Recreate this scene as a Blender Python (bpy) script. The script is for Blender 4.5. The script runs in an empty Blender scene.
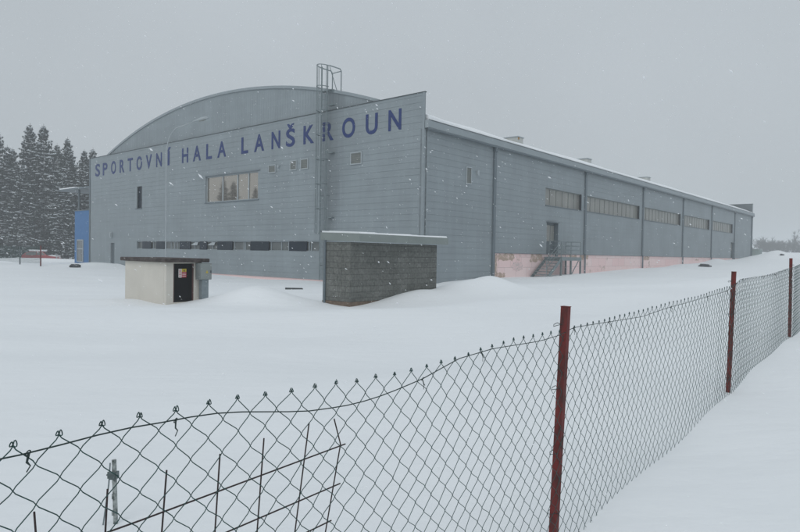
import bpy, bmesh, math, random
import numpy as np
from mathutils import Vector, Matrix

scene = bpy.context.scene
COL = scene.collection

# ------------------------------------------------------------------ camera
EYE = 1.3
cam_data = bpy.data.cameras.new("camera")
cam = bpy.data.objects.new("camera", cam_data)
COL.objects.link(cam)
cam_data.sensor_width = 36.0
cam_data.lens = 614.23 / 800.0 * 36.0
cam_data.clip_start = 0.05
cam_data.clip_end = 9000.0
_p, _r = math.radians(-1.177), math.radians(0.943)
_fw = Vector((0, math.cos(_p), math.sin(_p)))
_rt = Vector((1, 0, 0))
_up = _rt.cross(_fw)
_rt2 = _rt * math.cos(_r) + _up * math.sin(_r)
_up2 = _rt2.cross(_fw)
M = Matrix((( _rt2.x, _up2.x, -_fw.x, 0), (_rt2.y, _up2.y, -_fw.y, 0), (_rt2.z, _up2.z, -_fw.z, 0), (0, 0, 0, 1)))
cam.matrix_world = Matrix.Translation((0, 0, EYE)) @ M
scene.camera = cam

# ------------------------------------------------------------------ world, sun, exposure
SUN_EL, SUN_AZ = math.radians(42), math.radians(200)
world = bpy.data.worlds.new("World")
scene.world = world
world.use_nodes = True
nt = world.node_tree
nt.nodes.clear()
sky = nt.nodes.new('ShaderNodeTexSky')
sky.sky_type = 'NISHITA'
sky.sun_disc = False
sky.sun_elevation = SUN_EL
sky.sun_rotation = SUN_AZ
sky.dust_density = 3.0
hs = nt.nodes.new('ShaderNodeHueSaturation')
hs.inputs['Saturation'].default_value = 0.25
mixg = nt.nodes.new('ShaderNodeMixRGB')           # cloud layer: an even cool grey over the clear sky
mixg.inputs['Fac'].default_value = 0.85
tc = nt.nodes.new('ShaderNodeTexCoord')
sep = nt.nodes.new('ShaderNodeSeparateXYZ')
mr = nt.nodes.new('ShaderNodeMapRange')
mr.inputs['From Min'].default_value = 0.0
mr.inputs['From Max'].default_value = 1.0
mr.inputs['To Min'].default_value = 0.86
mr.inputs['To Max'].default_value = 1.35
cn = nt.nodes.new('ShaderNodeTexNoise')
cn.inputs['Scale'].default_value = 2.2
cn.inputs['Detail'].default_value = 3.0
cmr = nt.nodes.new('ShaderNodeMapRange')
cmr.inputs['From Min'].default_value = 0.3
cmr.inputs['From Max'].default_value = 0.7
cmr.inputs['To Min'].default_value = 0.95
cmr.inputs['To Max'].default_value = 1.05
mul1 = nt.nodes.new('ShaderNodeMath'); mul1.operation = 'MULTIPLY'
cloud = nt.nodes.new('ShaderNodeVectorMath'); cloud.operation = 'SCALE'
cloud.inputs[0].default_value = (4.56, 5.02, 5.38)
bg = nt.nodes.new('ShaderNodeBackground')
bg.inputs['Strength'].default_value = 0.10
out = nt.nodes.new('ShaderNodeOutputWorld')
L = nt.links.new
L(sky.outputs[0], hs.inputs['Color'])
L(tc.outputs['Generated'], sep.inputs[0])
L(tc.outputs['Generated'], cn.inputs['Vector'])
L(sep.outputs['Z'], mr.inputs['Value'])
L(cn.outputs['Fac'], cmr.inputs['Value'])
L(mr.outputs[0], mul1.inputs[0]); L(cmr.outputs[0], mul1.inputs[1])
L(mul1.outputs[0], cloud.inputs['Scale'])
L(hs.outputs[0], mixg.inputs['Color1'])
L(cloud.outputs[0], mixg.inputs['Color2'])
L(mixg.outputs[0], bg.inputs['Color'])
L(bg.outputs[0], out.inputs['Surface'])

sun_data = bpy.data.lights.new("sun", 'SUN')
sun = bpy.data.objects.new("sun", sun_data)
COL.objects.link(sun)
sun_data.energy = 0.5
sun_data.angle = math.radians(40)
sun_data.color = (1.0, 0.97, 0.93)
_sd = Vector((math.sin(SUN_AZ) * math.cos(SUN_EL), math.cos(SUN_AZ) * math.cos(SUN_EL), math.sin(SUN_EL)))
sun.rotation_euler = (-_sd).to_track_quat('-Z', 'Y').to_euler()

scene.view_settings.view_transform = 'Standard'
try:
    scene.view_settings.look = 'None'
except Exception:
    pass
scene.view_settings.gamma = 1.0
scene.view_settings.use_curve_mapping = False
scene.view_settings.exposure = 0.11
scene.render.engine = 'CYCLES'
scene.cycles.max_bounces = 6
scene.cycles.diffuse_bounces = 3
scene.cycles.glossy_bounces = 3
scene.cycles.volume_bounces = 1
scene.cycles.transparent_max_bounces = 8
scene.cycles.use_denoising = True

# ------------------------------------------------------------------ helpers
def mat(name, base, rough=0.7, var=0.0, scale=5.0, detail=4.0, bump=0.0, bscale=None, metallic=0.0,
        c2=None, lo=0.45, hi=0.6, stretch=(1, 1, 1), spec=None):
    """Principled material: base colour with a noise variation (or a mix into a second colour) and noise bump."""
    m = bpy.data.materials.new(name)
    m.use_nodes = True
    t = m.node_tree
    b = t.nodes['Principled BSDF']
    b.inputs['Base Color'].default_value = (*base, 1)
    b.inputs['Roughness'].default_value = rough
    b.inputs['Metallic'].default_value = metallic
    if spec is not None:
        b.inputs['Specular IOR Level'].default_value = spec
    if var or c2 or bump:
        tc = t.nodes.new('ShaderNodeTexCoord')
        mp = t.nodes.new('ShaderNodeMapping')
        mp.inputs['Scale'].default_value = stretch
        t.links.new(tc.outputs['Object'], mp.inputs['Vector'])
    if var or c2:
        n = t.nodes.new('ShaderNodeTexNoise')
        n.inputs['Scale'].default_value = scale
        n.inputs['Detail'].default_value = detail
        n.inputs['Roughness'].default_value = 0.6
        t.links.new(mp.outputs[0], n.inputs['Vector'])
        r = t.nodes.new('ShaderNodeValToRGB')
        if c2:
            r.color_ramp.elements[0].position = lo
            r.color_ramp.elements[0].color = (*base, 1)
            r.color_ramp.elements[1].position = hi
            r.color_ramp.elements[1].color = (*c2, 1)
        else:
            r.color_ramp.elements[0].position = 0.3
            r.color_ramp.elements[0].color = (*[max(0, c * (1 - var)) for c in base], 1)
            r.color_ramp.elements[1].position = 0.7
            r.color_ramp.elements[1].color = (*[min(1, c * (1 + var)) for c in base], 1)
        t.links.new(n.outputs['Fac'], r.inputs['Fac'])
        t.links.new(r.outputs['Color'], b.inputs['Base Color'])
    if bump:
        n2 = t.nodes.new('ShaderNodeTexNoise')
        n2.inputs['Scale'].default_value = bscale or scale * 2
        n2.inputs['Detail'].default_value = 4
        t.links.new(mp.outputs[0], n2.inputs['Vector'])
        bp = t.nodes.new('ShaderNodeBump')
        bp.inputs['Strength'].default_value = 1.0
        bp.inputs['Distance'].default_value = bump
        t.links.new(n2.outputs['Fac'], bp.inputs['Height'])
        t.links.new(bp.outputs['Normal'], b.inputs['Normal'])
    return m


def link(name, me, m=None, parent=None, label=None, cat=None, group=None, kind=None, loc=None):
    o = bpy.data.objects.new(name, me)
    COL.objects.link(o)
    if m is not None and me is not None:
        for mm in (m if isinstance(m, (list, tuple)) else [m]):
            me.materials.append(mm)
    if parent is not None:
        o.parent = parent
    if loc is not None:
        o.location = loc
    if label: o['label'] = label
    if cat: o['category'] = cat
    if group: o['group'] = group
    if kind: o['kind'] = kind
    return o


def thing(name, label, cat, loc=(0, 0, 0), rz=0.0, group=None):
    o = bpy.data.objects.new(name, None)
    COL.objects.link(o)
    o.location = loc
    o.rotation_euler = (0, 0, rz)
    o['label'] = label
    o['category'] = cat
    if group: o['group'] = group
    return o


class MB:
    """collects faces, builds ONE mesh object"""
    def __init__(s):
        s.v = []; s.f = []; s.mi = []
    def quad(s, *pts, mi=0):
        i = len(s.v)
        s.v += [tuple(p) for p in pts]
        s.f.append(tuple(range(i, i + len(pts)))); s.mi.append(mi)
    def box(s, x0, x1, y0, y1, z0, z1, mi=0):
        if x0 > x1: x0, x1 = x1, x0
        if y0 > y1: y0, y1 = y1, y0
        if z0 > z1: z0, z1 = z1, z0
        i = len(s.v)
        s.v += [(x0,y0,z0),(x1,y0,z0),(x1,y1,z0),(x0,y1,z0),(x0,y0,z1),(x1,y0,z1),(x1,y1,z1),(x0,y1,z1)]
        for f in ((0,3,2,1),(4,5,6,7),(0,1,5,4),(1,2,6,5),(2,3,7,6),(3,0,4,7)):
            s.f.append(tuple(i + k for k in f)); s.mi.append(mi)
    def tube(s, pts, r, n=6, mi=0, cap=True):
        pts = [Vector(p) for p in pts]
        rs = r if isinstance(r, (list, tuple)) else [r] * len(pts)
        rings = []
        prev = None
        for k, p in enumerate(pts):
            a = pts[max(k - 1, 0)]; b = pts[min(k + 1, len(pts) - 1)]
            d = (b - a)
            if d.length < 1e-9: d = Vector((0, 0, 1))
            d.normalize()
            if prev is None:
                u = d.cross(Vector((0, 0, 1)))
                if u.length < 0.05: u = d.cross(Vector((1, 0, 0)))
            else:
                u = prev - d * prev.dot(d)
                if u.length < 1e-6: u = d.cross(Vector((1, 0, 0.3)))
            u.normalize(); prev = u
            w = d.cross(u)
            i = len(s.v)
            for j in range(n):
                t = 2 * math.pi * j / n
                s.v.append(tuple(p + (u * math.cos(t) + w * math.sin(t)) * rs[k]))
            rings.append(i)
        for k in range(len(rings) - 1):
            a, b = rings[k], rings[k + 1]
            for j in range(n):
                s.f.append((a + j, a + (j + 1) % n, b + (j + 1) % n, b + j)); s.mi.append(mi)
        if cap:
            s.f.append(tuple(rings[0] + j for j in reversed(range(n)))); s.mi.append(mi)
            s.f.append(tuple(rings[-1] + j for j in range(n))); s.mi.append(mi)
    def mesh(s, name, smooth=False):
        me = bpy.data.meshes.new(name)
        me.from_pydata(s.v, [], s.f)
        me.polygons.foreach_set('material_index', s.mi)
        if smooth:
            me.polygons.foreach_set('use_smooth', [True] * len(me.polygons))
        me.update()
        return me
    def build(s, name, m, parent=None, smooth=False, bevel=0.0, **kw):
        o = link(name, s.mesh(name, smooth), m, parent, **kw)
        if bevel:
            b = o.modifiers.new('bevel', 'BEVEL'); b.width = bevel; b.segments = 2; b.limit_method = 'ANGLE'
        return o


def bx(name, m, parent, x0, x1, y0, y1, z0, z1, bevel=0.0, **kw):
    b = MB(); b.box(x0, x1, y0, y1, z0, z1)
    return b.build(name, m, parent, bevel=bevel, **kw)


# ------------------------------------------------------------------ terrain
# hall frame: origin at the front corner, x along the long side wall, y along the front wall
HC = (1.0217, 28.5633)
HD1 = (0.6475, 0.76207)
HD2 = (-0.76207, 0.6475)
HROT = math.atan2(HD1[1], HD1[0])
def hall_xy(a, b):
    return HC[0] + HD1[0] * a + HD2[0] * b, HC[1] + HD1[1] * a + HD2[1] * b

_ctrl = [(0, 0, .16), (.65, 2.43, .105), (1.3, 3.2, .15), (2.58, 4.73, .26), (4.51, 7.02, .405), (3.55, 5.87, .335), (5.5, 8.2, .47), (3.9, 5.5, .36), (-1.2, 2.6, .12), (-1.3, .1, .15), (3, 3, .28), (6, 6, .45), (8, 11, .55),
         (0, -8, .2), (-8, -3, .1), (0, 8, -.02), (-3, 10, -.06), (-5.8, 15.2, -.1), (-7.2, 16, -.06), (-1.3, 15.3, -.1), (4, 14, .08), (9, 16, .3), (-12, 22, -.15),
         (-4.4, 25.5, -.26), (-9, 30, -.28), (-26, 45, -.2), (-30, 47, -.2), (-34, 62, -.2), (-45, 76, -.55), (-60, 95, -.5), (-55, 100, -.5), (-48, 90, -.5), (-40, 60, -.25),
         (50, 80, 1.65), (62, 62, 1.5), (80, 100, 1.95), (90, 140, 2.5), (120, 200, 3.6), (40, 40, 1.1), (25, 28, .75), (15, 20, .45),
         (-100, 150, 0), (-60, 20, -.2), (-110, 50, 0), (60, 10, 1.0), (0, -60, 0)]
for a, b, z in [(0, 13, -.34), (0, 30, -.06), (-1, 36, -.03), (2, 40, .03), (0, 5, -.3), (-3, 8, -.3), (6, -.5, .02), (12, -.5, .08), (18, -.5, .16), (31, -.5, .4), (45, -.5, .75), (62, -.5, 1.16),
                (74, -.5, 1.3), (20, 18, 0), (50, 18, .6), (72, 18, 1.2), (74, 36, 1.0), (40, 36, .3), (8, -3, .1), (18, -5, .2), (30, -6, .45), (45, -8, .85), (60, -10, 1.25), (12, -9, .25)]:
    x, y = hall_xy(a, b); _ctrl.append((x, y, z))
_cx = np.array(_ctrl)

def _vnoise(x, y, seed):
    xi = np.floor(x).astype(np.int64); yi = np.floor(y).astype(np.int64)
    fx = x - xi; fy = y - yi
    fx = fx * fx * (3 - 2 * fx); fy = fy * fy * (3 - 2 * fy)
    def h(a, b):
        n = (a * 374761393 + b * 668265263 + seed * 974711) & 0x7fffffff
        n = ((n ^ (n >> 13)) * 1274126177) & 0x7fffffff
        return ((n ^ (n >> 16)) & 0xffff) / 65535.0 - 0.5
    return (h(xi, yi) * (1 - fx) * (1 - fy) + h(xi + 1, yi) * fx * (1 - fy) + h(xi, yi + 1) * (1 - fx) * fy + h(xi + 1, yi + 1) * fx * fy)

# mounds: x, y, height, sigma along u, sigma across, direction of u (radians)
_m = [(2.9, 19.9, .36, .6, 1.1, .3), (1.9, 18.75, .40, 1.1, .9, .7), (-5.0, 13.9, .09, 2.4, .45, .15), (-1.6, 12.6, .09, 3.2, .6, .12), (-9.5, 13.5, .10, 2.5, .6, -.1), (2.5, 14.6, .12, 2.2, .7, .3), (.5, 16.9, .21, .8, .6, .86), (.6, 16.7, .05, 1.2, .6, .7), (4.2, 17.4, .14, 2.6, 1.3, .35),
      (-3.7, 15.9, .46, .9, .55, .1), (46.0, 75, 1.15, 1.5, 1.5, 0), (-27.5, 46.5, .22, 3.0, 1.2, .2), (-41, 67, .42, 6.5, 2.0, .1), (-23.5, 47.2, .28, 1.8, .7, .7),
      (12, 22, .22, 5, 1.2, .75), (-7.4, 15.5, .08, .8, .5, .7), (-.3, 13.4, .07, 2.2, .6, .2), (-34, 50, .12, 4, 1.0, .1)]
for a, b, h, su, sv in [(49.5, -1.0, .5, 1.6, .8), (64, -1.5, .2, 3, 1), (13, -2.2, .14, 2.2, .7), (22, -1.1, .16, 2.4, .7), (27, -3, .14, 4, .9), (36, -1.3, .18, 3, .8)]:
    x, y = hall_xy(a, b); _m.append((x, y, h, su, sv, HROT))

def ground_z(x, y):
    x = np.asarray(x, float); y = np.asarray(y, float)
    dc = np.sqrt(x * x + y * y)
    soft = (0.4 + 0.07 * dc) ** 2
    num = np.zeros_like(x); den = np.zeros_like(x)
    for cx, cy, cz in _cx:
        d2 = (x - cx) ** 2 + (y - cy) ** 2
        w = 1.0 / (d2 + soft) ** 2
        num += w * cz; den += w
    z = num / den
    far = np.clip((dc - 220) / 500, 0, 1)
    z = z * (1 - far) + 3.0 * far
    for mx, my, h, su, sv, an in _m:
        dx = x - mx; dy = y - my
        u = dx * math.cos(an) + dy * math.sin(an); v = -dx * math.sin(an) + dy * math.cos(an)
        z = z + h * np.exp(-np.power((u / su) ** 2 + (v / sv) ** 2, 0.85) * 0.6)
    u = (x - .2) * .85 + (y - 16.0) * .52; v = -(x - .2) * .52 + (y - 16.0) * .85
    z = z + .07 / (1 + np.exp(-np.clip((v - .12 * np.sin(u * 1.4)) / .05, -40, 40))) * np.exp(-(u / .9) ** 2) * np.exp(-(v / .8) ** 2)
    # a scoop the wind left round the two small buildings
    amp = np.clip((dc - 1.5) / 8, 0, 1)
    fade = np.clip(1 - dc / 260, 0, 1)
    z = z + fade * (0.10 * amp * _vnoise(x * .16 + 3, y * .5, 1) + 0.06 * amp * _vnoise(x * .5, y * .9 + 9, 2) + 0.012 * _vnoise(x * 1.3, y * 2.1, 3))
    z = z + far * 6.0 * _vnoise(x * .002, y * .002, 4)
    return z

def gz(x, y):
    return float(ground_z(np.array([x]), np.array([y]))[0])

def build_ground():
    radii = [0.0]
    r = 0.25
    while r < 3500:
        radii.append(r); r *= 1.022 if r < 40 else (1.013 if r < 170 else 1.06)
        r += 0.0
    angs = []
    a = -180.0
    while a < 180 - 1e-6:
        angs.append(a); a += 0.3 if -50 <= a < 50 else 2.0
    ang = np.radians(np.array(angs))          # 0 = forward
    rr = np.array(radii[1:])
    A, R = np.meshgrid(ang, rr)
    X = R * np.sin(A); Y = R * np.cos(A)
    Z = ground_z(X, Y)
    n = len(ang); k = len(rr)
    v = np.stack([X.ravel(), Y.ravel(), Z.ravel()], 1)
    v = np.vstack([v, [[0, 0, gz(0, 0)]]])
    i = np.arange(k - 1)[:, None] * n + np.arange(n)[None, :]
    j = np.arange(k - 1)[:, None] * n + (np.arange(n)[None, :] + 1) % n
    q = np.stack([i, i + n, j + n, j], -1).reshape(-1, 4)
    faces = [tuple(x) for x in q.tolist()] + [(int(c), int((c + 1) % n), k * n) for c in range(n)]
    me = bpy.data.meshes.new('snow_ground')
    me.from_pydata(v.tolist(), [], faces)
    me.polygons.foreach_set('use_smooth', [True] * len(me.polygons))
    me.update()
    return me

M_SNOW = mat('snow', (.84, .865, .885), rough=.75, var=.02, scale=.35, bump=.02, bscale=3.2, spec=.2, stretch=(.6, 1.3, 1))
M_SNOWCAP = mat('snow_cap', (.84, .865, .885), rough=.8, bump=.02, bscale=6.0, spec=.2)
link('snow_ground', build_ground(), M_SNOW, kind='structure')

# ------------------------------------------------------------------ materials
def mat_cladding():
    """grey sheet-steel cassettes, faint tone change from sheet to sheet, faint streaks"""
    m = bpy.data.materials.new('grey_cladding')
    m.use_nodes = True
    t = m.node_tree; b = t.nodes['Principled BSDF']
    b.inputs['Roughness'].default_value = .55
    b.inputs['Specular IOR Level'].default_value = .35
    tc = t.nodes.new('ShaderNodeTexCoord')
    mp = t.nodes.new('ShaderNodeMapping'); mp.inputs['Scale'].default_value = (.16, .16, 1 / .305)
    sn = t.nodes.new('ShaderNodeVectorMath'); sn.operation = 'FLOOR'
    wn = t.nodes.new('ShaderNodeTexWhiteNoise')
    n = t.nodes.new('ShaderNodeTexNoise'); n.inputs['Scale'].default_value = .5; n.inputs['Detail'].default_value = 6
    n2 = t.nodes.new('ShaderNodeTexNoise'); n2.inputs['Scale'].default_value = 1.0; n2.inputs['Detail'].default_value = 5
    mp2 = t.nodes.new('ShaderNodeMapping'); mp2.inputs['Scale'].default_value = (3, 3, .25)
    L = t.links.new
    L(tc.outputs['Object'], mp.inputs[0]); L(mp.outputs[0], sn.inputs[0]); L(sn.outputs[0], wn.inputs['Vector'])
    L(tc.outputs['Object'], n.inputs['Vector'])
    L(tc.outputs['Object'], mp2.inputs[0]); L(mp2.outputs[0], n2.inputs['Vector'])
    def mrng(o, a, c, d, e):
        k = t.nodes.new('ShaderNodeMapRange'); k.inputs[1].default_value = a; k.inputs[2].default_value = c
        k.inputs[3].default_value = d; k.inputs[4].default_value = e; L(o, k.inputs[0]); return k.outputs[0]
    def mul(a, c):
        k = t.nodes.new('ShaderNodeMath'); k.operation = 'MULTIPLY'; L(a, k.inputs[0]); L(c, k.inputs[1]); return k.outputs[0]
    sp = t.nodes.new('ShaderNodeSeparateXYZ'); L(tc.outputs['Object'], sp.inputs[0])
    def sub(a, v):      # wall colour turns darker in a vertical band beside the ladder
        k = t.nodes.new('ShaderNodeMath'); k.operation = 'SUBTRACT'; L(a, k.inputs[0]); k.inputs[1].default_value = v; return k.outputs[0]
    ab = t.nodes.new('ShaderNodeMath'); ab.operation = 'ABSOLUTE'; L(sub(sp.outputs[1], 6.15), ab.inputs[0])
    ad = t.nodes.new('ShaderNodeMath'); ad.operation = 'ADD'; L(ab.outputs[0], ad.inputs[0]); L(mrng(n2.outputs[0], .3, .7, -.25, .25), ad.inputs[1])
    dark_band = mrng(ad.outputs[0], .25, .95, .80, 1.0)
    f = mul(mul(mul(mrng(wn.outputs[0], 0, 1, .975, 1.025), mrng(n.outputs[0], .3, .7, .91, 1.07)), mrng(n2.outputs[0], .3, .7, .96, 1.04)), dark_band)
    sc = t.nodes.new('ShaderNodeVectorMath'); sc.operation = 'SCALE'
    sc.inputs[0].default_value = CLAD
    L(f, sc.inputs['Scale'])
    L(sc.outputs[0], b.inputs['Base Color'])
    return m

CLAD = (.258, .296, .316)
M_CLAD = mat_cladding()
M_TRIM = mat('grey_trim', (.125, .155, .175), rough=.5, var=.06, scale=1.5)
M_CAP = mat('dark_cap', (.06, .075, .08), rough=.5)
M_FASCIA = mat('fascia_sheet', (.275, .315, .335), rough=.5, var=.06, scale=.8)
M_DARK = mat('dark_gap', (.03, .035, .04), rough=.8)
M_LETTER = mat('blue_letter', (.002, .022, .135), rough=.45, var=.1, scale=3)
M_PANE = mat('bronze_glass', (.50, .455, .40), rough=.03, metallic=.9)
M_MILK = mat('ribbed_pane', (.235, .235, .215), rough=.3, var=.14, scale=1.2, stretch=(1, 1, .1))
M_DPANE = mat('dark_glass', (.012, .020, .032), rough=.25, metallic=.0, spec=.25, var=.2, scale=1.0)
M_FRAME = mat('pale_frame', (.36, .40, .42), rough=.5, var=.05)
M_DFRAME = mat('dark_frame', (.07, .085, .095), rough=.5)
M_GRILLE = mat('grille_louvre', (.23, .245, .23), rough=.6, var=.12, scale=4)
M_GALV = mat('galvanised_steel', (.20, .24, .25), rough=.45, metallic=.3, var=.15, scale=8)
M_VENT = mat('vent_paint', (.47, .48, .46), rough=.6, var=.1, scale=2, c2=None)
M_BLUE = mat('blue_render', (.05, .16, .36), rough=.7, var=.05, scale=2, bump=.003)
M_DOOR = mat('grey_door', (.10, .125, .14), rough=.5, var=.06)

def mat_pink():
    m = bpy.data.materials.new('pink_insulation')
    m.use_nodes = True
    t = m.node_tree; b = t.nodes['Principled BSDF']; L = t.links.new
    b.inputs['Roughness'].default_value = .85
    tc = t.nodes.new('ShaderNodeTexCoord')
    br = t.nodes.new('ShaderNodeTexBrick')
    mp = t.nodes.new('ShaderNodeMapping'); mp.inputs['Rotation'].default_value = (math.radians(90), 0, 0)
    br.inputs['Scale'].default_value = 1.0
    br.inputs['Brick Width'].default_value = 1.25; br.inputs['Row Height'].default_value = .6
    br.inputs['Mortar Size'].default_value = .008
    br.inputs['Color1'].default_value = (.84, .62, .605, 1); br.inputs['Color2'].default_value = (.86, .69, .67, 1)
    br.inputs['Mortar'].default_value = (.48, .35, .34, 1)
    L(tc.outputs['Object'], mp.inputs[0]); L(mp.outputs[0], br.inputs['Vector'])
    n = t.nodes.new('ShaderNodeTexNoise'); n.inputs['Scale'].default_value = .55; n.inputs['Detail'].default_value = 9; n.inputs['Roughness'].default_value = .62
    mp2 = t.nodes.new('ShaderNodeMapping'); mp2.inputs['Location'].default_value = (2.6, 0, .3); mp2.inputs['Scale'].default_value = (1, 1, 1.6)
    L(tc.outputs['Object'], mp2.inputs[0]); L(mp2.outputs[0], n.inputs['Vector'])
    r = t.nodes.new('ShaderNodeValToRGB')
    r.color_ramp.elements[0].position = .60; r.color_ramp.elements[0].color = (0, 0, 0, 1)
    r.color_ramp.elements[1].position = .68; r.color_ramp.elements[1].color = (.8, .8, .8, 1)
    L(n.outputs['Fac'], r.inputs[0])
    mx = t.nodes.new('ShaderNodeMixRGB')
    mx.inputs['Color2'].default_value = (.40, .31, .255, 1)
    L(r.outputs[0], mx.inputs[0]); L(br.outputs[0], mx.inputs[1])
    L(mx.outputs[0], b.inputs['Base Color'])
    return m
M_PINK = mat_pink()

# ------------------------------------------------------------------ sports hall
W, LEN = 35.63, 72.37
ZP = 8.78                     # parapet top
ZE = 7.50                     # eaves
R_ARC, Z_ARC = 45.3, 11.25    # roof arc
def arc_z(y):
    d = y - W / 2
    return Z_ARC - (R_ARC - math.sqrt(R_ARC ** 2 - d * d))

hall = thing('sports_hall', 'long grey steel clad sports hall with arched roof and blue lettering across its front',
             'building', (HC[0], HC[1], 0), HROT)

def fpt(u, v, d): return (d, u, v)        # front wall: x = depth inwards
def spt(u, v, d): return (u, d, v)        # side wall: y = depth inwards

def panel_wall(mb, P, u0, u1, v0, v1, holes, course=.305, gap=.020, gdepth=.010, reveal=.22, vstart=None):
    us = {u0, u1}; vs = {v0, v1}
    for h in holes:
        us |= {h[0], h[1]}; vs |= {h[2], h[3]}
    grooves = []
    z = (vstart if vstart is not None else v0) + course
    while z < v1 - .05:
        if z > v0 + .05:
            grooves.append((z, z + gap)); vs |= {z, z + gap}
        z += course
    us = sorted(u for u in us if u0 - 1e-6 <= u <= u1 + 1e-6)
    vs = sorted(v for v in vs if v0 - 1e-6 <= v <= v1 + 1e-6)
    def depth(i, j):
        if i < 0 or j < 0 or i >= len(us) - 1 or j >= len(vs) - 1: return reveal
        uc = (us[i] + us[i + 1]) / 2; vc = (vs[j] + vs[j + 1]) / 2
        for h in holes:
            if h[0] < uc < h[1] and h[2] < vc < h[3]: return None
        for g in grooves:
            if g[0] - 1e-6 < vc < g[1] + 1e-6: return gdepth
        return 0.0
    for i in range(len(us) - 1):
        for j in range(len(vs) - 1):
            d = depth(i, j)
            if d is None: continue
            a, b, c, e = us[i], us[i + 1], vs[j], vs[j + 1]
            mb.quad(P(a, c, d), P(b, c, d), P(b, e, d), P(a, e, d))
            for (di, dj, p, q) in ((1, 0, (b, c), (b, e)), (-1, 0, (a, c), (a, e)), (0, 1, (a, e), (b, e)), (0, -1, (a, c), (b, c))):
                d2 = depth(i + di, j + dj)
                d2 = reveal if d2 is None else d2
                if d2 > d + 1e-6:
                    mb.quad(P(p[0], p[1], d), P(q[0], q[1], d), P(q[0], q[1], d2), P(p[0], p[1], d2))

# ---- openings of the front wall: (y0, y1, z0, z1)
BIG = (12.55, 18.17, 4.40, 6.08)
NAR = (26.66, 27.65, 4.34, 6.00)
BAND = (7.05, 27.40, 1.33, 1.88)
FDOOR = (31.05, 31.72, -.35, 1.76)
# ---- openings of the side wall: (x0, x1, z0, z1)
PIPES = [6.13, 17.89, 29.31, 40.48, 51.08, 61.92, 71.7]
SBAND = [(12.1, 17.35, 4.42, 5.49), (18.25, 28.55, 4.42, 5.49), (29.7, 39.75, 4.42, 5.49), (40.85, 50.2, 4.42, 5.49), (51.45, 60.9, 4.42, 5.49)]
SDOOR = (12.35, 13.72, 1.42, 3.36)
SDOOR2 = (60.3, 61.45, 1.42, 3.25)

mb = MB()
panel_wall(mb, fpt, 0.0, W, 7.128, ZP, [], reveal=.07, vstart=-.21)
panel_wall(mb, fpt, 0.0, W, -.19, 7.124, [BIG, NAR, BAND, (FDOOR[0], FDOOR[1], -.19, FDOOR[3])], vstart=-.19 - .02)
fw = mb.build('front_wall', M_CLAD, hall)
mb = MB()
panel_wall(mb, spt, 6.13, LEN, 1.415, 7.12, SBAND + [SDOOR, SDOOR2], vstart=-.19 - .02)
panel_wall(mb, spt, 0.0, 6.13, -.19, 7.12, [], vstart=-.19 - .02)
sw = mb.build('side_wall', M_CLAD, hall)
# backing inside the openings and the two unseen walls
mb = MB()
mb.box(.24, .34, .25, W - .25, -1, 7.4)
mb.box(.34, LEN - .34, .24, .34, -1, 7.0)
mb.build('inner_wall', M_DFRAME, hall)
mb = MB(); panel_wall(mb, lambda u, v, d: (LEN - d, u, v), 0, W, .2, ZP, [], vstart=-.21)
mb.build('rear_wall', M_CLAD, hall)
mb = MB(); panel_wall(mb, lambda u, v, d: (u, W - d, v), 0, LEN, -.3, 7.12, [], vstart=-.21)
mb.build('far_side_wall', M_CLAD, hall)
# parapets (backs, caps) at both gable ends
for x0, x1, s in ((.0, .075, 1), (LEN - .36, LEN, -1)):
    mb = MB()
    xb = x1 if s == 1 else x0
    mb.quad((xb, 0, 6.9), (xb, W, 6.9), (xb, W, ZP), (xb, 0, ZP))
    if s == -1:
        mb.quad((x0 + .002, 0, 7.12), (x1 - .23, 0, 7.12), (x1 - .23, 0, ZP), (x0 + .002, 0, ZP))
        mb.quad((x0 + .002, W, 7.12), (x1 - .23, W, 7.12), (x1 - .23, W, ZP), (x0 + .002, W, ZP))
        mb.quad((x0 + .0, 0, 6.9), (x0 + .0, W, 6.9), (x0 + .0, W, ZP), (x0 + .0, 0, ZP))
    mb.build('parapet', M_CLAD, hall)
    bx('parapet_cap', M_CAP, hall, x0 - .025, x1 + .025, -.03, W + .03, ZP, ZP + .04)
# the arched gable behind the parapet, vertical ribs
mb = MB()
GX = .16
yy = 2.6
ylist = []
while yy < W - 2.6:
    ylist.append(yy); yy += .11
rib = 0
for a, b in zip(ylist[:-1], ylist[1:]):
    d0 = GX + (.0 if rib % 2 == 0 else .005); rib += 1
    z1a, z1b = arc_z(a) + .02, arc_z(b) + .02
    mb.quad((d0, a, 8.5), (d0, b, 8.5), (d0, b, z1b), (d0, a, z1a))
    mb.quad((GX, b, 8.5), (GX + .005, b, 8.5), (GX + .005, b, z1b), (GX, b, z1b))
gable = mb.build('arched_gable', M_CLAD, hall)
# roof shell
mb = MB()
N = 64
ys = [-.25 + (W + .5) * i / N for i in range(N + 1)]
def rz(y): return arc_z(min(max(y, 0), W)) - (0.1 if y < 0 or y > W else 0)
for a, b in zip(ys[:-1], ys[1:]):
    mb.quad((GX + .04, a, rz(a)), (LEN - .37, a, rz(a)), (LEN - .37, b, rz(b)), (GX + .04, b, rz(b)))
roof = mb.build('roof', M_TRIM, hall)
mb = MB()      # curved verge trim over the gable
for a, b in zip(ylist[:-1:3], ylist[3::3]):
    za, zb = arc_z(a), arc_z(b)
    mb.quad((GX - .06, a, za + .0), (GX - .06, b, zb + .0), (GX - .06, b, zb + .16), (GX - .06, a, za + .16))
    mb.quad((GX - .06, a, za + .16), (GX - .06, b, zb + .16), (GX + .5, b, zb + .16), (GX + .5, a, za + .16))
    mb.quad((GX - .06, a, za), (GX - .06, b, zb), (GX + .01, b, zb), (GX + .01, a, za))
mb.build('verge_trim', M_FASCIA, hall)
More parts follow.
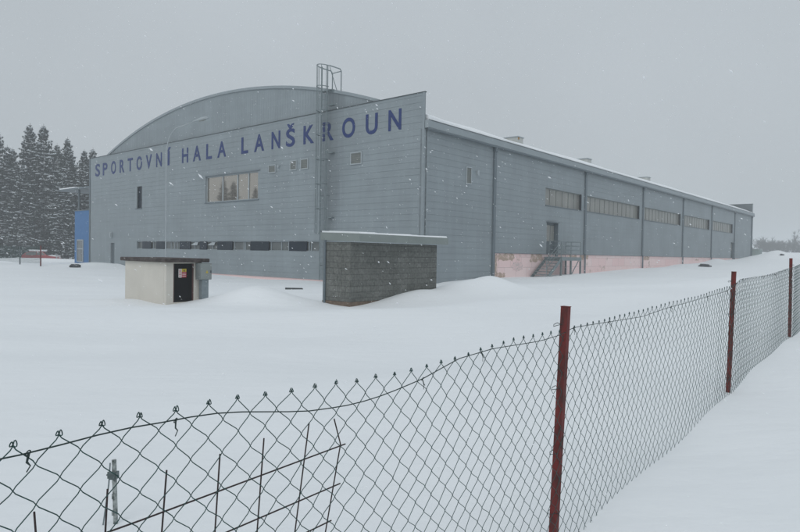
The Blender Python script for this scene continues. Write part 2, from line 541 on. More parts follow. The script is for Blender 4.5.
# snow lying on the roof, uneven along the eaves
rng = random.Random(5)
mb = MB()
NX = 150
xs = [GX + .05 + (LEN - GX - .75) * i / NX for i in range(NX + 1)]
prof = []
for x in xs:
    k = x / 6.0
    e = .05 + .05 * math.sin(k * 2.1) + .04 * math.sin(k * 5.3 + 1) + rng.uniform(-.02, .03)
    e = max(.01, e * .7)
    dr_ = .26 * math.exp(-(x / 1.5))
    col = [(-.12 + rng.uniform(-.02, .03), ZE - .01)]
    for y in (-.06, .3, 1.0, 2.2, 4.0, 6.5, 9.5, 13, 17.8):
        t = min(1, (y + .1) / 1.5)
        col.append((y, arc_z(max(y, 0)) + .02 + (e + (dr_ if y < 3 else 0)) * (.35 + .65 * t) * (1 if y < 4.5 else .3)))
    prof.append(col)
for i in range(NX):
    for j in range(len(prof[0]) - 1):
        a, b, c, d = prof[i][j], prof[i + 1][j], prof[i + 1][j + 1], prof[i][j + 1]
        mb.quad((xs[i], *a), (xs[i + 1], *b), (xs[i + 1], *c), (xs[i], *d))
for xe, pr in ((xs[0], prof[0]), (xs[-1], prof[-1])):
    mb.quad(*[(xe, *p) for p in pr], (xe, 17.8, 10.9), (xe, 0, 7.3))
mb.build('roof_snow', M_SNOWCAP, roof, smooth=True)
# eaves fascia with gutter
bx('eaves_fascia', M_FASCIA, hall, .0, LEN + .12, -.22, -.02, 7.13, ZE, bevel=.02)
mb = MB(); mb.tube([(.05, -.19, 7.1), (LEN, -.19, 7.1)], .07, 8)
mb.build('gutter', M_TRIM, hall, smooth=True)
bx('eaves_soffit', M_TRIM, hall, .01, LEN, -.18, .0, 7.115, 7.128)
M_CORNER = M_CLAD
# corner trims
for n_, x0, x1, y0, y1, z1 in (('a', -.012, .10, -.015, -.003, 7.1), ('b', -.02, -.003, -.02, .12, ZP - .003), ('c', -.035, -.003, W - .12, W + .03, ZP), ('d', LEN - .12, LEN + .03, -.035, -.003, 7.1)):
    bx('corner_trim', M_CORNER if n_ in 'ab' else M_TRIM, hall, x0, x1, y0, y1, -.18 if n_ != 'd' else 1.2, z1)
# base insulation
mb = MB()
mb.box(6.15, LEN - .02, .045, .2, -.6, 1.41)
mb.build('base_insulation', M_PINK, hall)
mb = MB()
mb.box(.05, .2, .05, W - .02, -.9, -.195)
mb.box(.2, 6.15, .05, .2, -.9, -.195)
mb.build('base_insulation', M_PINK, hall)
def torn(name, m, x0, x1, z0, z1, seed, n=9):
    r_ = random.Random(seed); pts = []
    for i in range(n): pts.append((x0 + (x1 - x0) * i / n, z0 + r_.uniform(-.07, .07)))
    for i in range(4): pts.append((x1 + r_.uniform(-.12, .12), z0 + (z1 - z0) * (i + .5) / 4))
    for i in range(n): pts.append((x1 - (x1 - x0) * i / n, min(1.39, z1 + r_.uniform(-.07, .07))))
    for i in range(4): pts.append((x0 + r_.uniform(-.12, .12), z1 - (z1 - z0) * (i + .5) / 4))
    q = MB(); q.quad(*[(x, .040, z) for x, z in pts]); return q.build(name, m, hall)
M_TORN = mat('torn_board', (.46, .35, .28), rough=.95, c2=(.72, .56, .52), scale=3.5, detail=8, lo=.5, hi=.62)
M_SMEAR = mat('pale_smear', (.76, .58, .57), rough=.9, c2=(.50, .45, .43), scale=9, detail=5, lo=.5, hi=.6)
for x0, x1, z0, z1, sd in ((6.75, 8.5, 1.0, 1.4, 1), (6.3, 6.7, .3, 1.3, 2), (6.35, 7.5, .02, .3, 3), (10.4, 12.0, .95, 1.4, 4), (15.4, 16.9, 1.12, 1.38, 5), (17.3, 18.7, 1.1, 1.4, 6), (30.0, 31.4, 1.1, 1.38, 7), (45.2, 46.5, 1.05, 1.2, 8)):
    torn('torn_patch', M_TORN, x0, x1, z0, z1, sd)
torn('pale_smear', M_SMEAR, 8.35, 9.5, .42, .9, 12)
bx('drip_rail', M_TRIM, hall, 6.2, LEN, -.02, .05, 1.395, 1.413)

# downpipes
for k, s in enumerate(PIPES):
    zb = gz(*hall_xy(s, -.2)) - .3
    bot = 1.45 if k else -.1
    mb = MB()
    mb.box(s - .11, s + .11, -.10, -.004, bot, 7.09)
    mb.tube([(s + .02, -.09, bot + .02), (s + .02, -.09, zb)], .06, 8)
    dp = mb.build('downpipe', M_TRIM, hall)
    h = MB(); h.box(s - .15, s + .15, -.17, -.003, 6.86, 7.06)
    h.build('hopper', M_TRIM, dp)

def front_window(name, hole, verts, horiz=(), depth=.14, bar=.045, pane=M_PANE, frame=M_FRAME):
    y0, y1, z0, z1 = hole
    f = MB()
    x0, x1 = depth - .05, depth + .03
    f.box(x0, x1, y0 + .002, y0 + bar, z0 + .002, z1 - .002); f.box(x0, x1, y1 - bar, y1 - .002, z0 + .002, z1 - .002)
    f.box(x0, x1, y0 + bar, y1 - bar, z0 + .002, z0 + bar); f.box(x0, x1, y0 + bar, y1 - bar, z1 - bar, z1 - .002)
    for v in verts:
        f.box(x0 + .006, x1 - .006, v - bar * .7, v + bar * .7, z0 + bar, z1 - bar)
    w = f.build(name, frame, hall)
    p = MB(); p.quad((depth, y0 + .01, z0 + .01), (depth, y1 - .01, z0 + .01), (depth, y1 - .01, z1 - .01), (depth, y0 + .01, z1 - .01))
    p.build('pane', pane, w)
    return w

w = front_window('window', BIG, (16.35, 14.75, 13.62), bar=.06)
s_ = MB(); s_.box(-.05, .1, BIG[0] - .08, BIG[1] + .04, BIG[2] - .06, BIG[2] - .003); s_.build('sill', M_TRIM, w)
s_ = MB(); s_.box(-.05, .0 - .003, BIG[0] - .22, BIG[1] + .05, BIG[3] + .003, BIG[3] + .05); s_.build('lintel_trim', M_TRIM, w)
w = front_window('window', NAR, (), bar=.05, frame=M_DFRAME, pane=M_DPANE)
s_ = MB(); s_.box(-.04, .1, NAR[0] - .05, NAR[1] + .05, NAR[2] - .05, NAR[2] - .003); s_.build('sill', M_TRIM, w)
s_ = MB(); s_.box(-.015, .08, NAR[1] - .2, NAR[1] - .003, NAR[2] + .003, NAR[3] - .003); s_.build('side_panel', M_FASCIA, w)

# strip of low windows: dark sashes standing a little proud between pale fixed panes
strip = MB()
y0, y1, z0, z1 = BAND
strip.box(.08, .16, y0 + .002, y1 - .002, z0 + .002, z0 + .04)
strip.box(.08, .16, y0 + .002, y1 - .002, z1 - .04, z1 - .002)
sashes = [(26.6, 25.32), (24.57, 23.37), (21.35, 20.04), (18.84, 18.01), (16.77, 15.15), (13.27, 11.5), (9.63, 8.14)]
for v in [25.04, 24.67, 22.58, 22.08, 21.75, 19.5, 17.4, 14.99, 14.0, 13.85, 11.33, 10.38, 9.75, 8.0, 7.8, 7.1]:
    strip.box(.086, .154, v - .03, v + .03, z0 + .04, z1 - .04)
st = strip.build('window_strip', M_FASCIA, hall)
p = MB(); p.quad((.13, y0 + .01, z0 + .01), (.13, y1 - .01, z0 + .01), (.13, y1 - .01, z1 - .01), (.13, y0 + .01, z1 - .01))
p.build('pane', mat('grey_glass', (.14, .152, .15), rough=.2, metallic=.2, var=.3, scale=.9), st)
for k, (a, b) in enumerate(sashes):
    t = .025
    f = MB()
    # a top-hung sash tilted a little outwards at its foot
    f.quad((.03, a, z1 - .006), (.03, b, z1 - .006), (.02, b, z0 + .004), (.02, a, z0 + .004))
    f.quad((.07, a, z1 - .006), (.07, b, z1 - .006), (.07, b, z0 + .004), (.07, a, z0 + .004))
    for y in (a, b):
        f.quad((.03, y, z1 - .006), (.07, y, z1 - .006), (.07, y, z0 + .004), (.02, y, z0 + .004))
    f.build('sash', M_DPANE, st)
# two panes that stand open, white inside showing
for y in (19.3, 17.3):
    f = MB(); f.quad((-.03, y + .55, z0 + .30), (-.03, y - .25, z0 + .30), (.06, y - .25, z1 - .05), (.06, y + .1, z1 - .05))
    f.build('open_flap', M_FRAME, st)

# front door and lamp over it
d_ = MB(); d_.box(.1, .16, FDOOR[0] + .01, FDOOR[1] - .01, -.6, FDOOR[3] - .01)
fd = d_.build('door', M_DOOR, hall)
h_ = MB(); h_.box(.06, .1, FDOOR[0] + .08, FDOOR[0] + .14, .75, 1.05); h_.build('handle', M_FRAME, fd)
l_ = MB(); l_.box(-.16, -.004, 31.36, 31.6, 2.16, 2.28); l_.box(-.2, -.004, 31.4, 31.56, 2.28, 2.6)
l_.build('wall_lamp', M_FRAME, hall, bevel=.015)
# louvred grilles
def grille(P, a0, a1, z0, z1):
    f = MB()
    fr = .05
    for q in ((a0, a1, z0, z0 + fr), (a0, a1, z1 - fr, z1), (a0, a0 + fr, z0 + fr, z1 - fr), (a1 - fr, a1, z0 + fr, z1 - fr)):
        c = [P(q[0], q[2], -.05), P(q[1], q[3], -.004)]
        f.box(c[0][0], c[1][0], c[0][1], c[1][1], c[0][2], c[1][2])
    g = f.build('grille', M_FRAME, hall)
    s = MB(); z = z0 + fr
    while z < z1 - fr - .03:
        s.quad(P(a0 + fr, z, -.04), P(a1 - fr, z, -.04), P(a1 - fr, z + .065, -.006), P(a0 + fr, z + .065, -.006)); z += .07
    s.build('louvre', M_GRILLE, g)
for a0, a1, z0, z1 in ((10.86, 11.52, 5.85, 6.33), (9.0, 9.58, 5.86, 6.42), (8.04, 8.67, 5.85, 6.43), (3.97, 4.77, 5.79, 6.42)):
    grille(fpt, a0, a1, z0, z1)
grille(spt, 3.45, 3.93, 4.88, 5.76)
bx('sensor_box', M_FRAME, hall, 4.4, 4.52, -.12, -.004, 5.4, 5.66)
bx('sensor_box', M_FRAME, hall, -.12, -.004, 10.5, 10.62, 6.1, 6.24)

# glazing bands of the side wall
for bi, (x0, x1, z0, z1) in enumerate(SBAND):
    f = MB()
    d0, d1 = .13, .19
    f.box(x0 + .002, x1 - .002, d0, d1, z0 + .002, z0 + .05); f.box(x0 + .002, x1 - .002, d0, d1, z1 - .05, z1 - .002)
    f.box(x0 + .002, x0 + .05, d0, d1, z0 + .05, z1 - .05); f.box(x1 - .05, x1 - .002, d0, d1, z0 + .05, z1 - .05)
    nb = round((x1 - x0) / .86)
    for i in range(1, nb):
        x = x0 + (x1 - x0) * i / nb
        f.box(x - .022, x + .022, d0 + .01, d1 - .01, z0 + .05, z1 - .05)
    wb = f.build('window_band', M_GRILLE, hall)
    p = MB(); rg = random.Random(bi)
    for i in range(nb):
        a = x0 + (x1 - x0) * i / nb; b = x0 + (x1 - x0) * (i + 1) / nb
        p.quad((a + .005, .165 + rg.uniform(-.004, .004), z0 + .02), (b - .005, .165 + rg.uniform(-.004, .004), z0 + .02), (b - .005, .165, z1 - .02), (a + .005, .165, z1 - .02))
    p.build('pane', M_MILK, wb)
    s_ = MB(); s_.box(x0 - .05, x1 + .05, -.04, .12, z0 - .05, z0 - .003); s_.build('sill', M_TRIM, wb)
    j_ = MB(); j_.box(x1 - .1, x1 - .052, -.02, .12, z0 + .003, z1 - .003); j_.build('jamb', M_DARK, wb)

# side doors
def side_door(h, glass):
    x0, x1, z0, z1 = h
    d = MB(); d.box(x0 + .005, x1 - .07, .12, .17, z0 - .16, z1 - .005)
    o = d.build('door', M_DOOR, hall)
    g = MB(); g.box(x0 + .14, (x0 + x1) / 2 - .05, .105, .121, z0 + .8 if glass else z0 + .9, z1 - .15)
    g.box((x0 + x1) / 2 + .03, x1 - .17, .105, .121, z0 + .8 if glass else z0 + .9, z1 - .15)
    g.build('pane', M_MILK, o)
    k = MB(); k.box((x0 + x1) / 2 - .03, (x0 + x1) / 2, .06, .12, z0 + .6, z0 + .8); k.build('handle', M_FRAME, o)
    t = MB(); t.box(x1 - .068, x1 - .003, -.12, .16, z0 - .16, z1 - .005); t.build('jamb', M_TRIM, o)
    t = MB(); t.box(x0 - .05, x1 + .04, -.18, -.004, z1 + .004, z1 + .05); t.build('lintel_trim', M_TRIM, o)
side_door(SDOOR, True)
side_door(SDOOR2, False)

# roof vents
for a, y, w_, ht in ((14.2, 3.5, .75, .46), (25.4, 3.5, .8, .44), (39.6, 3.5, .85, .44)):
    zb = arc_z(y - .6)
    m_ = MB(); m_.box(a - w_ / 2, a + w_ / 2, y - .5, y + .5, zb - .1, zb + ht)
    v = m_.build('roof_vent', M_VENT, hall, bevel=.02)
    m_ = MB(); m_.box(a - w_ / 2 - .05, a + w_ / 2 + .05, y - .55, y + .55, zb + ht + .002, zb + ht + .06); m_.build('vent_cap', M_FRAME, v)
    m_ = MB(); m_.box(a - .34, a - .18, y - .53, y - .502, zb + .3, zb + .44); m_.build('vent_plate', mat('ochre_plate', (.35, .2, .06), rough=.6), v) if a < 20 else None

# caged ladder on the front wall
lad = MB()
ly, lw = 6.58, .22
for y in (ly - lw, ly + lw):
    lad.tube([(-.22, y, -.2), (-.22, y, ZP + 2.35)], .03, 6)
    for z in (.6, 2.4, 4.3, 6.2, 8.1):
        lad.tube([(-.22, y, z), (-.0, y, z)], .018, 5)
ladder = lad.build('ladder', M_GALV, hall)
z = .1
while z < ZP + .6:
    rg_ = MB(); rg_.tube([(-.22, ly - lw, z), (-.22, ly + lw, z)], .014, 5); rg_.build('rung', M_GALV, ladder); z += .29
cage = MB()
def hoop(z, r=.36):
    pts = []
    for i in range(11):
        t = math.pi * i / 10
        pts.append((-.22 - .50 * math.sin(t), ly + math.cos(t) * (lw + .08), z))
    return pts
hz = [2.3, 3.6, 4.9, 6.2, 7.5, 8.75, 10.0, 11.1]
for z in hz: cage.tube(hoop(z), .022, 5)
for i in (1, 3, 5, 7, 9):
    q = hoop(0)[i]
    cage.tube([(q[0], q[1], hz[0]), (q[0], q[1], hz[-1])], .016, 5)
cage.build('safety_cage', M_GALV, ladder)
top = MB()      # hand rails and landing at the roof edge
for y in (ly - .34, ly + .34):
    top.tube([(-.22, y, 11.1), (.55, y, 11.1), (.65, y, 11.0), (.65, y, 9.95), (.55, y, 9.85), (-.22, y, 9.85)], .03, 6)
top.tube([(.65, ly - .34, 11.0), (.65, ly + .34, 11.0)], .025, 6)
top.tube([(-.2, ly - .34, 11.05), (.35, ly - .34, 9.9)], .02, 5)
top.build('hand_rail', M_GALV, ladder)
bx('landing', M_GALV, ladder, .0, .65, ly - .33, ly + .33, 9.87, 9.93)
for z in (9.0, 6.5, 3.1):
    bx('rest_step', M_GALV, ladder, -.20, -.005, ly - .62, ly - .28, z, z + .05)

# steel stair and platform at the side door
pf = MB()
pf.box(12.1, 14.95, -1.12, -.05, 1.12, 1.17)
for y in (-1.16, -.06):
    pf.box(12.1, 14.95, y, y + .04, 1.02, 1.24)
stair = pf.build('door_platform', M_GALV, hall)
for x, y in ((12.15, -1.1), (13.5, -1.1), (14.9, -1.1), (14.9, -.1)):
    bx('leg', M_GALV, stair, x - .05, x + .05, y - .05, y + .05, -.4, 1.02)
r_ = MB()
for x in (12.15, 13.5, 14.9):
    r_.tube([(x, -1.1, 1.2), (x, -1.1, 2.2)], .022, 6)
r_.tube([(14.9, -.08, 1.2), (14.9, -.08, 2.2)], .022, 6)
for z in (1.45, 1.7, 1.95, 2.2):
    r_.tube([(12.15, -1.1, z), (14.9, -1.1, z), (14.9, -.08, z)], .018, 5)
for z in (1.45, 1.7, 1.95, 2.2):
    r_.tube([(12.15, -1.1, z), (12.15, -.3, z)], .018, 5)
r_.tube([(12.15, -.3, 1.2), (12.15, -.3, 2.2)], .022, 6)
r_.build('railing', M_GALV, stair)
s_ = MB()
nst = 7
for i in range(nst):
    x = 12.0 - .27 * i; z = 1.0 - .165 * i
    s_.box(x - .25, x, -1.05, -.1, z, z + .035)
s_.build('step', M_GALV, stair)
s_ = MB()
for y in (-1.09, -.08):
    s_.quad((12.1, y, 1.2), (12.1, y, .95), (10.0, y, -.35), (10.0, y, -.1))
    s_.quad((12.1, y - .03, 1.2), (12.1, y - .03, .95), (10.0, y - .03, -.35), (10.0, y - .03, -.1))
    s_.quad((12.1, y, 1.2), (12.1, y - .03, 1.2), (10.0, y - .03, -.1), (10.0, y, -.1))
s_.build('stringer', M_GALV, stair)
s_ = MB()
for y in (-1.09,):
    for dz in (1.0, .75, .5):
        s_.tube([(12.15, y, 1.2 + dz), (10.3, y, .05 + dz)], .018, 5)
    s_.tube([(10.3, y, -.1), (10.3, y, 1.05)], .02, 5)
s_.build('stair_railing', M_GALV, stair)
s_ = MB(); s_.tube([(13.5, -1.1, .05), (14.6, -1.1, 1.0)], .03, 5); s_.build('brace', M_GALV, stair)

# lettering
def letter_mesh(ch, yl, yr, z0, cap):
    cu = bpy.data.curves.new('letter', 'FONT')
    cu.body = ch; cu.size = 1.0; cu.extrude = .006; cu.offset = .019; cu.resolution_u = 5
    o = bpy.data.objects.new('letter_src', cu)
    COL.objects.link(o)
    bpy.context.view_layer.update()
    dg = bpy.context.evaluated_depsgraph_get()
    me = bpy.data.meshes.new_from_object(o.evaluated_get(dg))
    bpy.data.objects.remove(o); bpy.data.curves.remove(cu)
    n = len(me.vertices); c = np.zeros(n * 3); me.vertices.foreach_get('co', c); c = c.reshape(-1, 3)
    x0, x1 = c[:, 0].min(), c[:, 0].max()
    if ch == 'Í':      # scale on the stem, the accent may hang over
        low = c[c[:, 1] < .5]; x0, x1 = low[:, 0].min(), low[:, 0].max()
    capu = CAPH
    y = yl + (c[:, 0] - x0) / (x1 - x0) * (yr - yl)
    z = z0 + c[:, 1] / capu * cap
    x = -.012 - c[:, 2]
    me.vertices.foreach_set('co', np.stack([x, y, z], 1).ravel())
    me.materials.clear()
    me.update()
    return me
def cap_height():
    cu = bpy.data.curves.new('h', 'FONT'); cu.body = 'H'; cu.size = 1.0; cu.offset = .019
    o = bpy.data.objects.new('h', cu); COL.objects.link(o); bpy.context.view_layer.update()
    me = bpy.data.meshes.new_from_object(o.evaluated_get(bpy.context.evaluated_depsgraph_get()))
    h = max(v.co.y for v in me.vertices)
    bpy.data.objects.remove(o); bpy.data.curves.remove(cu); bpy.data.meshes.remove(me)
    return h
CAPH = cap_height()
LETTERS = [('S', 34.55, 33.71), ('P', 33.18, 32.37), ('O', 31.7, 30.88), ('R', 30.24, 29.47), ('T', 28.92, 28.12), ('O', 27.51, 26.68), ('V', 26.10, 25.22), ('N', 24.59, 23.79), ('Í', 22.98, 22.72),
           ('H', 21.08, 20.3), ('A', 19.70, 18.74), ('L', 18.11, 17.45), ('A', 16.82, 15.87), ('L', 14.25, 13.56), ('A', 12.95, 11.99), ('N', 11.29, 10.5), ('Š', 9.98, 9.2), ('K', 8.48, 7.61), ('R', 6.93, 6.08),
           ('O', 5.43, 4.49), ('U', 3.74, 2.93), ('N', 2.22, 1.4)]
for ch, yl, yr in LETTERS:
    link('letter', letter_mesh(ch, yl, yr, 7.25, .98), M_LETTER, hall)

# ------------------------------------------------------------------ blue annex at the far end of the front
ax, ay = hall_xy(0, W)
annex = thing('entrance_annex', 'narrow bright blue annex with framed window and thin canopy at left end of the hall', 'building', (ax, ay, 0), HROT)
bx('wall', M_BLUE, annex, .4, 8, .06, 3.95, -.5, 4.55)
aw = MB()
for q in ((2.1, 2.18, .1, 2.05), (3.3, 3.38, .1, 2.05), (2.18, 3.3, .1, .18), (2.18, 3.3, 1.97, 2.05), (2.18, 3.3, 1.2, 1.27)):
    aw.box(.34, .398, q[0], q[1], q[2], q[3])
awo = aw.build('window', M_FRAME, annex)
p = MB(); p.quad((.38, 2.15, .15), (.38, 3.33, .15), (.38, 3.33, 2.0), (.38, 2.15, 2.0)); p.build('pane', mat('annex_glass', (.16, .17, .17), rough=.12, metallic=.3, var=.2, scale=1), awo)
bx('canopy', M_TRIM, annex, .1, 6, .06, 6.7, 6.42, 6.56, bevel=.02)
cs = MB(); cs.box(.12, 6, 3.4, 6.7, 6.563, 6.68); cs.build('canopy_snow', M_SNOWCAP, annex, bevel=.04)
for cx0 in (.6, 4.6):
    cp = MB(); cp.tube([(cx0, 3.55, 4.5), (cx0, 3.55, 6.42)], .09, 8); cp.build('canopy_post', M_TRIM, annex)
bx('flashing', M_TRIM, annex, .36, 8.02, .06, 3.99, 4.552, 4.62)
bx('downpipe', M_DFRAME, annex, .25, .36, .1, .26, -.4, 6.42)
ws = MB(); ws.box(5.0, 6.5, 3.96, 4.2, 0, 2); ws.build('side_box', M_FRAME, annex)

# ------------------------------------------------------------------ street lamp
lx, ly_ = -11.72, 30.7
sl = thing('street_lamp', 'thin grey street lamp with curved arm standing behind the little kiosk', 'street lamp', (lx, ly_, gz(lx, ly_)))
zb = gz(lx, ly_)
po = MB()
pts = [(0, 0, -.4), (0, 0, 1.2), (0, 0, 6.1 - zb)]; rs = [.05, .035, .03]
for i in range(1, 9):
    t = math.pi / 2 * i / 8
    pts.append((.0 + .75 * (1 - math.cos(t)), 0, 6.1 - zb + 1.35 * math.sin(t))); rs.append(.026)
pts.append((1.45, -.02, 7.72 - zb)); rs.append(.024)
po.tube(pts, rs, 8)
po.build('pole', M_FRAME, sl, smooth=True)
hd = MB()
hp = [(1.3, 0, 7.70), (1.45, 0, 7.74), (1.7, 0, 7.82), (1.95, 0, 7.88), (2.06, 0, 7.87)]
hd.tube([(a, b, c - zb) for a, b, c in hp], [.03, .05, .085, .075, .03], 8)
ho = hd.build('lamp_head', M_FRAME, sl, smooth=True)
gl = MB(); gl.tube([(1.6, 0, 7.72 - zb), (1.8, 0, 7.78 - zb), (1.95, 0, 7.82 - zb)], [.035, .06, .03], 8); gl.build('lens', M_GRILLE, ho, smooth=True)

# ------------------------------------------------------------------ kiosk
kx, ky = -5.77, 15.15
kz = gz(kx, ky)
M_RENDER = mat('kiosk_render', (.62, .59, .53), rough=.9, var=.05, scale=1.6, bump=.004, bscale=40)
M_KROOF = mat('kiosk_roof_felt', (.045, .035, .033), rough=.9, var=.3, scale=6, c2=(.10, .085, .08), lo=.45, hi=.65, bump=.01, bscale=20)
kiosk = thing('utility_kiosk', 'small cream rendered kiosk with dark felt roof and black door, sunk in the snow', 'kiosk', (kx, ky, 0), HROT)
KZ = .985
# local: x along d1 (right-hand face 0..1), y along d2 (left face 0..2.14)
kw = MB()
KW, KL = .99, 2.14
DX0, DX1 = .20, .765
kw.box(0, KW, .12, KL, -.6, KZ)
kw.box(0, DX0, 0, .118, -.6, KZ); kw.box(DX1, KW, 0, .118, -.6, KZ)
kw.box(DX0, DX1, .0, .118, -.6, -.02); kw.box(DX0, DX1, 0, .118, KZ - .03, KZ)
kw.build('wall', M_RENDER, kiosk, bevel=.008)
rf = MB()
rn = random.Random(3)
rf.box(-.10, KW + .14, -.15, KL + .1, KZ + .002, KZ + .10)
rfo = rf.build('roof', M_KROOF, kiosk, bevel=.025)
kd = MB(); kd.box(DX0 + .006, DX1 - .006, .05, .09, -.018, KZ - .033)
kdo = kd.build('door', mat('black_door', (.009, .009, .010), rough=.7, var=.3, scale=4, spec=.12), kiosk)
kd = MB(); kd.box(DX0 + .002, DX0 + .03, .02, .049, -.016, KZ - .035); kd.box(DX1 - .03, DX1 - .002, .02, .049, -.016, KZ - .035)
kd.build('door_frame', mat('door_frame_paint', (.10, .05, .045), rough=.6), kdo)
M_YEL = mat('sign_yellow', (.55, .42, .03), rough=.5); M_RED = mat('sign_red', (.42, .03, .05), rough=.5); M_WHT = mat('sign_white', (.7, .68, .66), rough=.5)
def sgn(name, x0, x1, z0, z1, m):
    q = MB(); q.box(x0, x1, .042, .0495, z0, z1); return q.build(name, m, kdo)
sx = DX0 + .16
sw_ = sgn('warning_sign', sx, sx + .085, .60, .82, M_WHT)
sr_ = sgn('warning_sign', sx + .087, sx + .215, .60, .742, M_RED)
sgn('warning_sign', sx + .087, sx + .215, .744, .82, M_YEL)
q = MB()
for i in range(5): q.box(sx + .012, sx + .07, .0395, .0415, .63 + i * .036, .645 + i * .036)
q.build('print', M_RED, kdo)
q = MB()
for i in range(3): q.box(sx + .10, sx + .20, .0395, .0415, .625 + i * .038, .637 + i * .038)
q.build('print', M_WHT, kdo)
q = MB(); q.quad((sx + .13, .041, .755), (sx + .175, .041, .755), (sx + .152, .041, .807)); q.build('print', mat('sign_black', (.02, .02, .02)), kdo)

# electricity cabinet by the kiosk
def kloc(a, b):
    return kx + HD1[0] * a + HD2[0] * b, ky + HD1[1] * a + HD2[1] * b
cxy = kloc(.955, -.135)
cabz = gz(*cxy)
M_CAB = mat('cabinet_grey', (.20, .225, .225), rough=.55, var=.08, scale=4)
cab = thing('meter_cabinet', 'grey meter cabinet on a narrow pedestal at right end of the cream kiosk', 'cabinet', (cxy[0], cxy[1], 0), HROT)
bx('cabinet_body', M_CAB, cab, -.17, .17, -.11, .10, .545, .965, bevel=.012)
cd_ = MB(); cd_.box(-.155, .155, -.128, -.112, .56, .95); cdo = cd_.build('cabinet_door', mat('cabinet_front', (.245, .27, .265), rough=.5, var=.05), cab)
q = MB(); q.quad((-.02, -.131, .715), (.055, -.131, .715), (.0175, -.131, .79)); q.build('warning_sticker', M_YEL, cdo)
q = MB(); q.box(.11, .14, -.145, -.129, .72, .78); q.build('lock', M_DFRAME, cdo)
bx('pedestal', mat('pedestal_steel', (.22, .26, .28), rough=.5, metallic=.2, var=.15, scale=9), cab, -.09, .10, -.075, .06, -.5, .543)

# ------------------------------------------------------------------ block shed
def mat_block():
    m = bpy.data.materials.new('concrete_block')
    m.use_nodes = True
    t = m.node_tree; b = t.nodes['Principled BSDF']; L = t.links.new
    b.inputs['Roughness'].default_value = .95
    b.inputs['Specular IOR Level'].default_value = .15
    g = t.nodes.new('ShaderNodeTexCoord')
    sp = t.nodes.new('ShaderNodeSeparateXYZ'); L(g.outputs['Object'], sp.inputs[0])
    ad = t.nodes.new('ShaderNodeMath'); ad.operation = 'ADD'; L(sp.outputs[0], ad.inputs[0]); L(sp.outputs[1], ad.inputs[1])
    cb = t.nodes.new('ShaderNodeCombineXYZ'); L(ad.outputs[0], cb.inputs[0]); L(sp.outputs[2], cb.inputs[1])
    br = t.nodes.new('ShaderNodeTexBrick'); L(cb.outputs[0], br.inputs['Vector'])
    br.inputs['Scale'].default_value = 1; br.inputs['Brick Width'].default_value = .3; br.inputs['Row Height'].default_value = .15
    br.inputs['Mortar Size'].default_value = .010; br.inputs['Mortar Smooth'].default_value = .8; br.inputs['Bias'].default_value = -.1
    br.inputs['Color1'].default_value = (.148, .154, .144, 1); br.inputs['Color2'].default_value = (.178, .184, .172, 1)
    br.inputs['Mortar'].default_value = (.128, .133, .125, 1)
    n = t.nodes.new('ShaderNodeTexNoise'); n.inputs['Scale'].default_value = 14; n.inputs['Detail'].default_value = 8; n.inputs['Roughness'].default_value = .75
    L(g.outputs['Object'], n.inputs['Vector'])
    n3 = t.nodes.new('ShaderNodeTexNoise'); n3.inputs['Scale'].default_value = 1.6; n3.inputs['Detail'].default_value = 4
    L(g.outputs['Object'], n3.inputs['Vector'])
    def mrng(o, a, c, d, e):
        k = t.nodes.new('ShaderNodeMapRange'); k.inputs[1].default_value = a; k.inputs[2].default_value = c
        k.inputs[3].default_value = d; k.inputs[4].default_value = e; L(o, k.inputs[0]); return k.outputs[0]
    mu = t.nodes.new('ShaderNodeMath'); mu.operation = 'MULTIPLY'
    L(mrng(n.outputs[0], .3, .7, .6, 1.4), mu.inputs[0]); L(mrng(n3.outputs[0], .3, .7, .85, 1.18), mu.inputs[1])
    sc = t.nodes.new('ShaderNodeVectorMath'); sc.operation = 'SCALE'
    L(br.outputs['Color'], sc.inputs[0]); L(mu.outputs[0], sc.inputs['Scale'])
    L(sc.outputs[0], b.inputs['Base Color'])
    h = t.nodes.new('ShaderNodeMath'); h.operation = 'SUBTRACT'
    L(n.outputs[0], h.inputs[0]); L(mrng(br.outputs['Fac'], 0, 1, 0, .55), h.inputs[1])
    bp = t.nodes.new('ShaderNodeBump'); bp.inputs['Distance'].default_value = .02; bp.inputs['Strength'].default_value = .9
    L(h.outputs[0], bp.inputs['Height']); L(bp.outputs[0], b.inputs['Normal'])
    return m
sx0, sy0 = -1.24, 15.3
shed = thing('block_shed', 'low grey concrete block shed with snow on its flat metal edged roof', 'shed', (sx0, sy0, 0), HROT)
SL, SW = 3.58, 1.0
SZ = 1.56
mb = MB()
mb.box(0, SL, 0, SW, .06, SZ)
mb.build('wall', mat_block(), shed, bevel=.01)
bx('plinth', mat('brown_plinth', (.16, .12, .09), rough=.95, var=.35, scale=7, bump=.01), shed, -.004, SL + .004, -.004, SW + .004, -.7, .058)
M_SFAS = mat('shed_fascia', (.215, .245, .235), rough=.5, var=.1, scale=1.2)
mb = MB()      # pent roof, a shade higher at the back
x0, x1, y0, y1 = -.06, SL + .06, -.36, SW + .04
def rzz(y): return 1.575 + .03 * (y - y0)
bot = [(x0, y0, rzz(y0)), (x1, y0, rzz(y0)), (x1, y1, rzz(y1)), (x0, y1, rzz(y1))]
topv = [(a, b, c + .195) for a, b, c in bot]
mb.quad(*bot[::-1]); mb.quad(*topv)
for i in range(4):
    j = (i + 1) % 4
    mb.quad(bot[i], bot[j], topv[j], topv[i])
sro = mb.build('roof', M_SFAS, shed)
mb = MB()
rn = random.Random(8)
n = 26
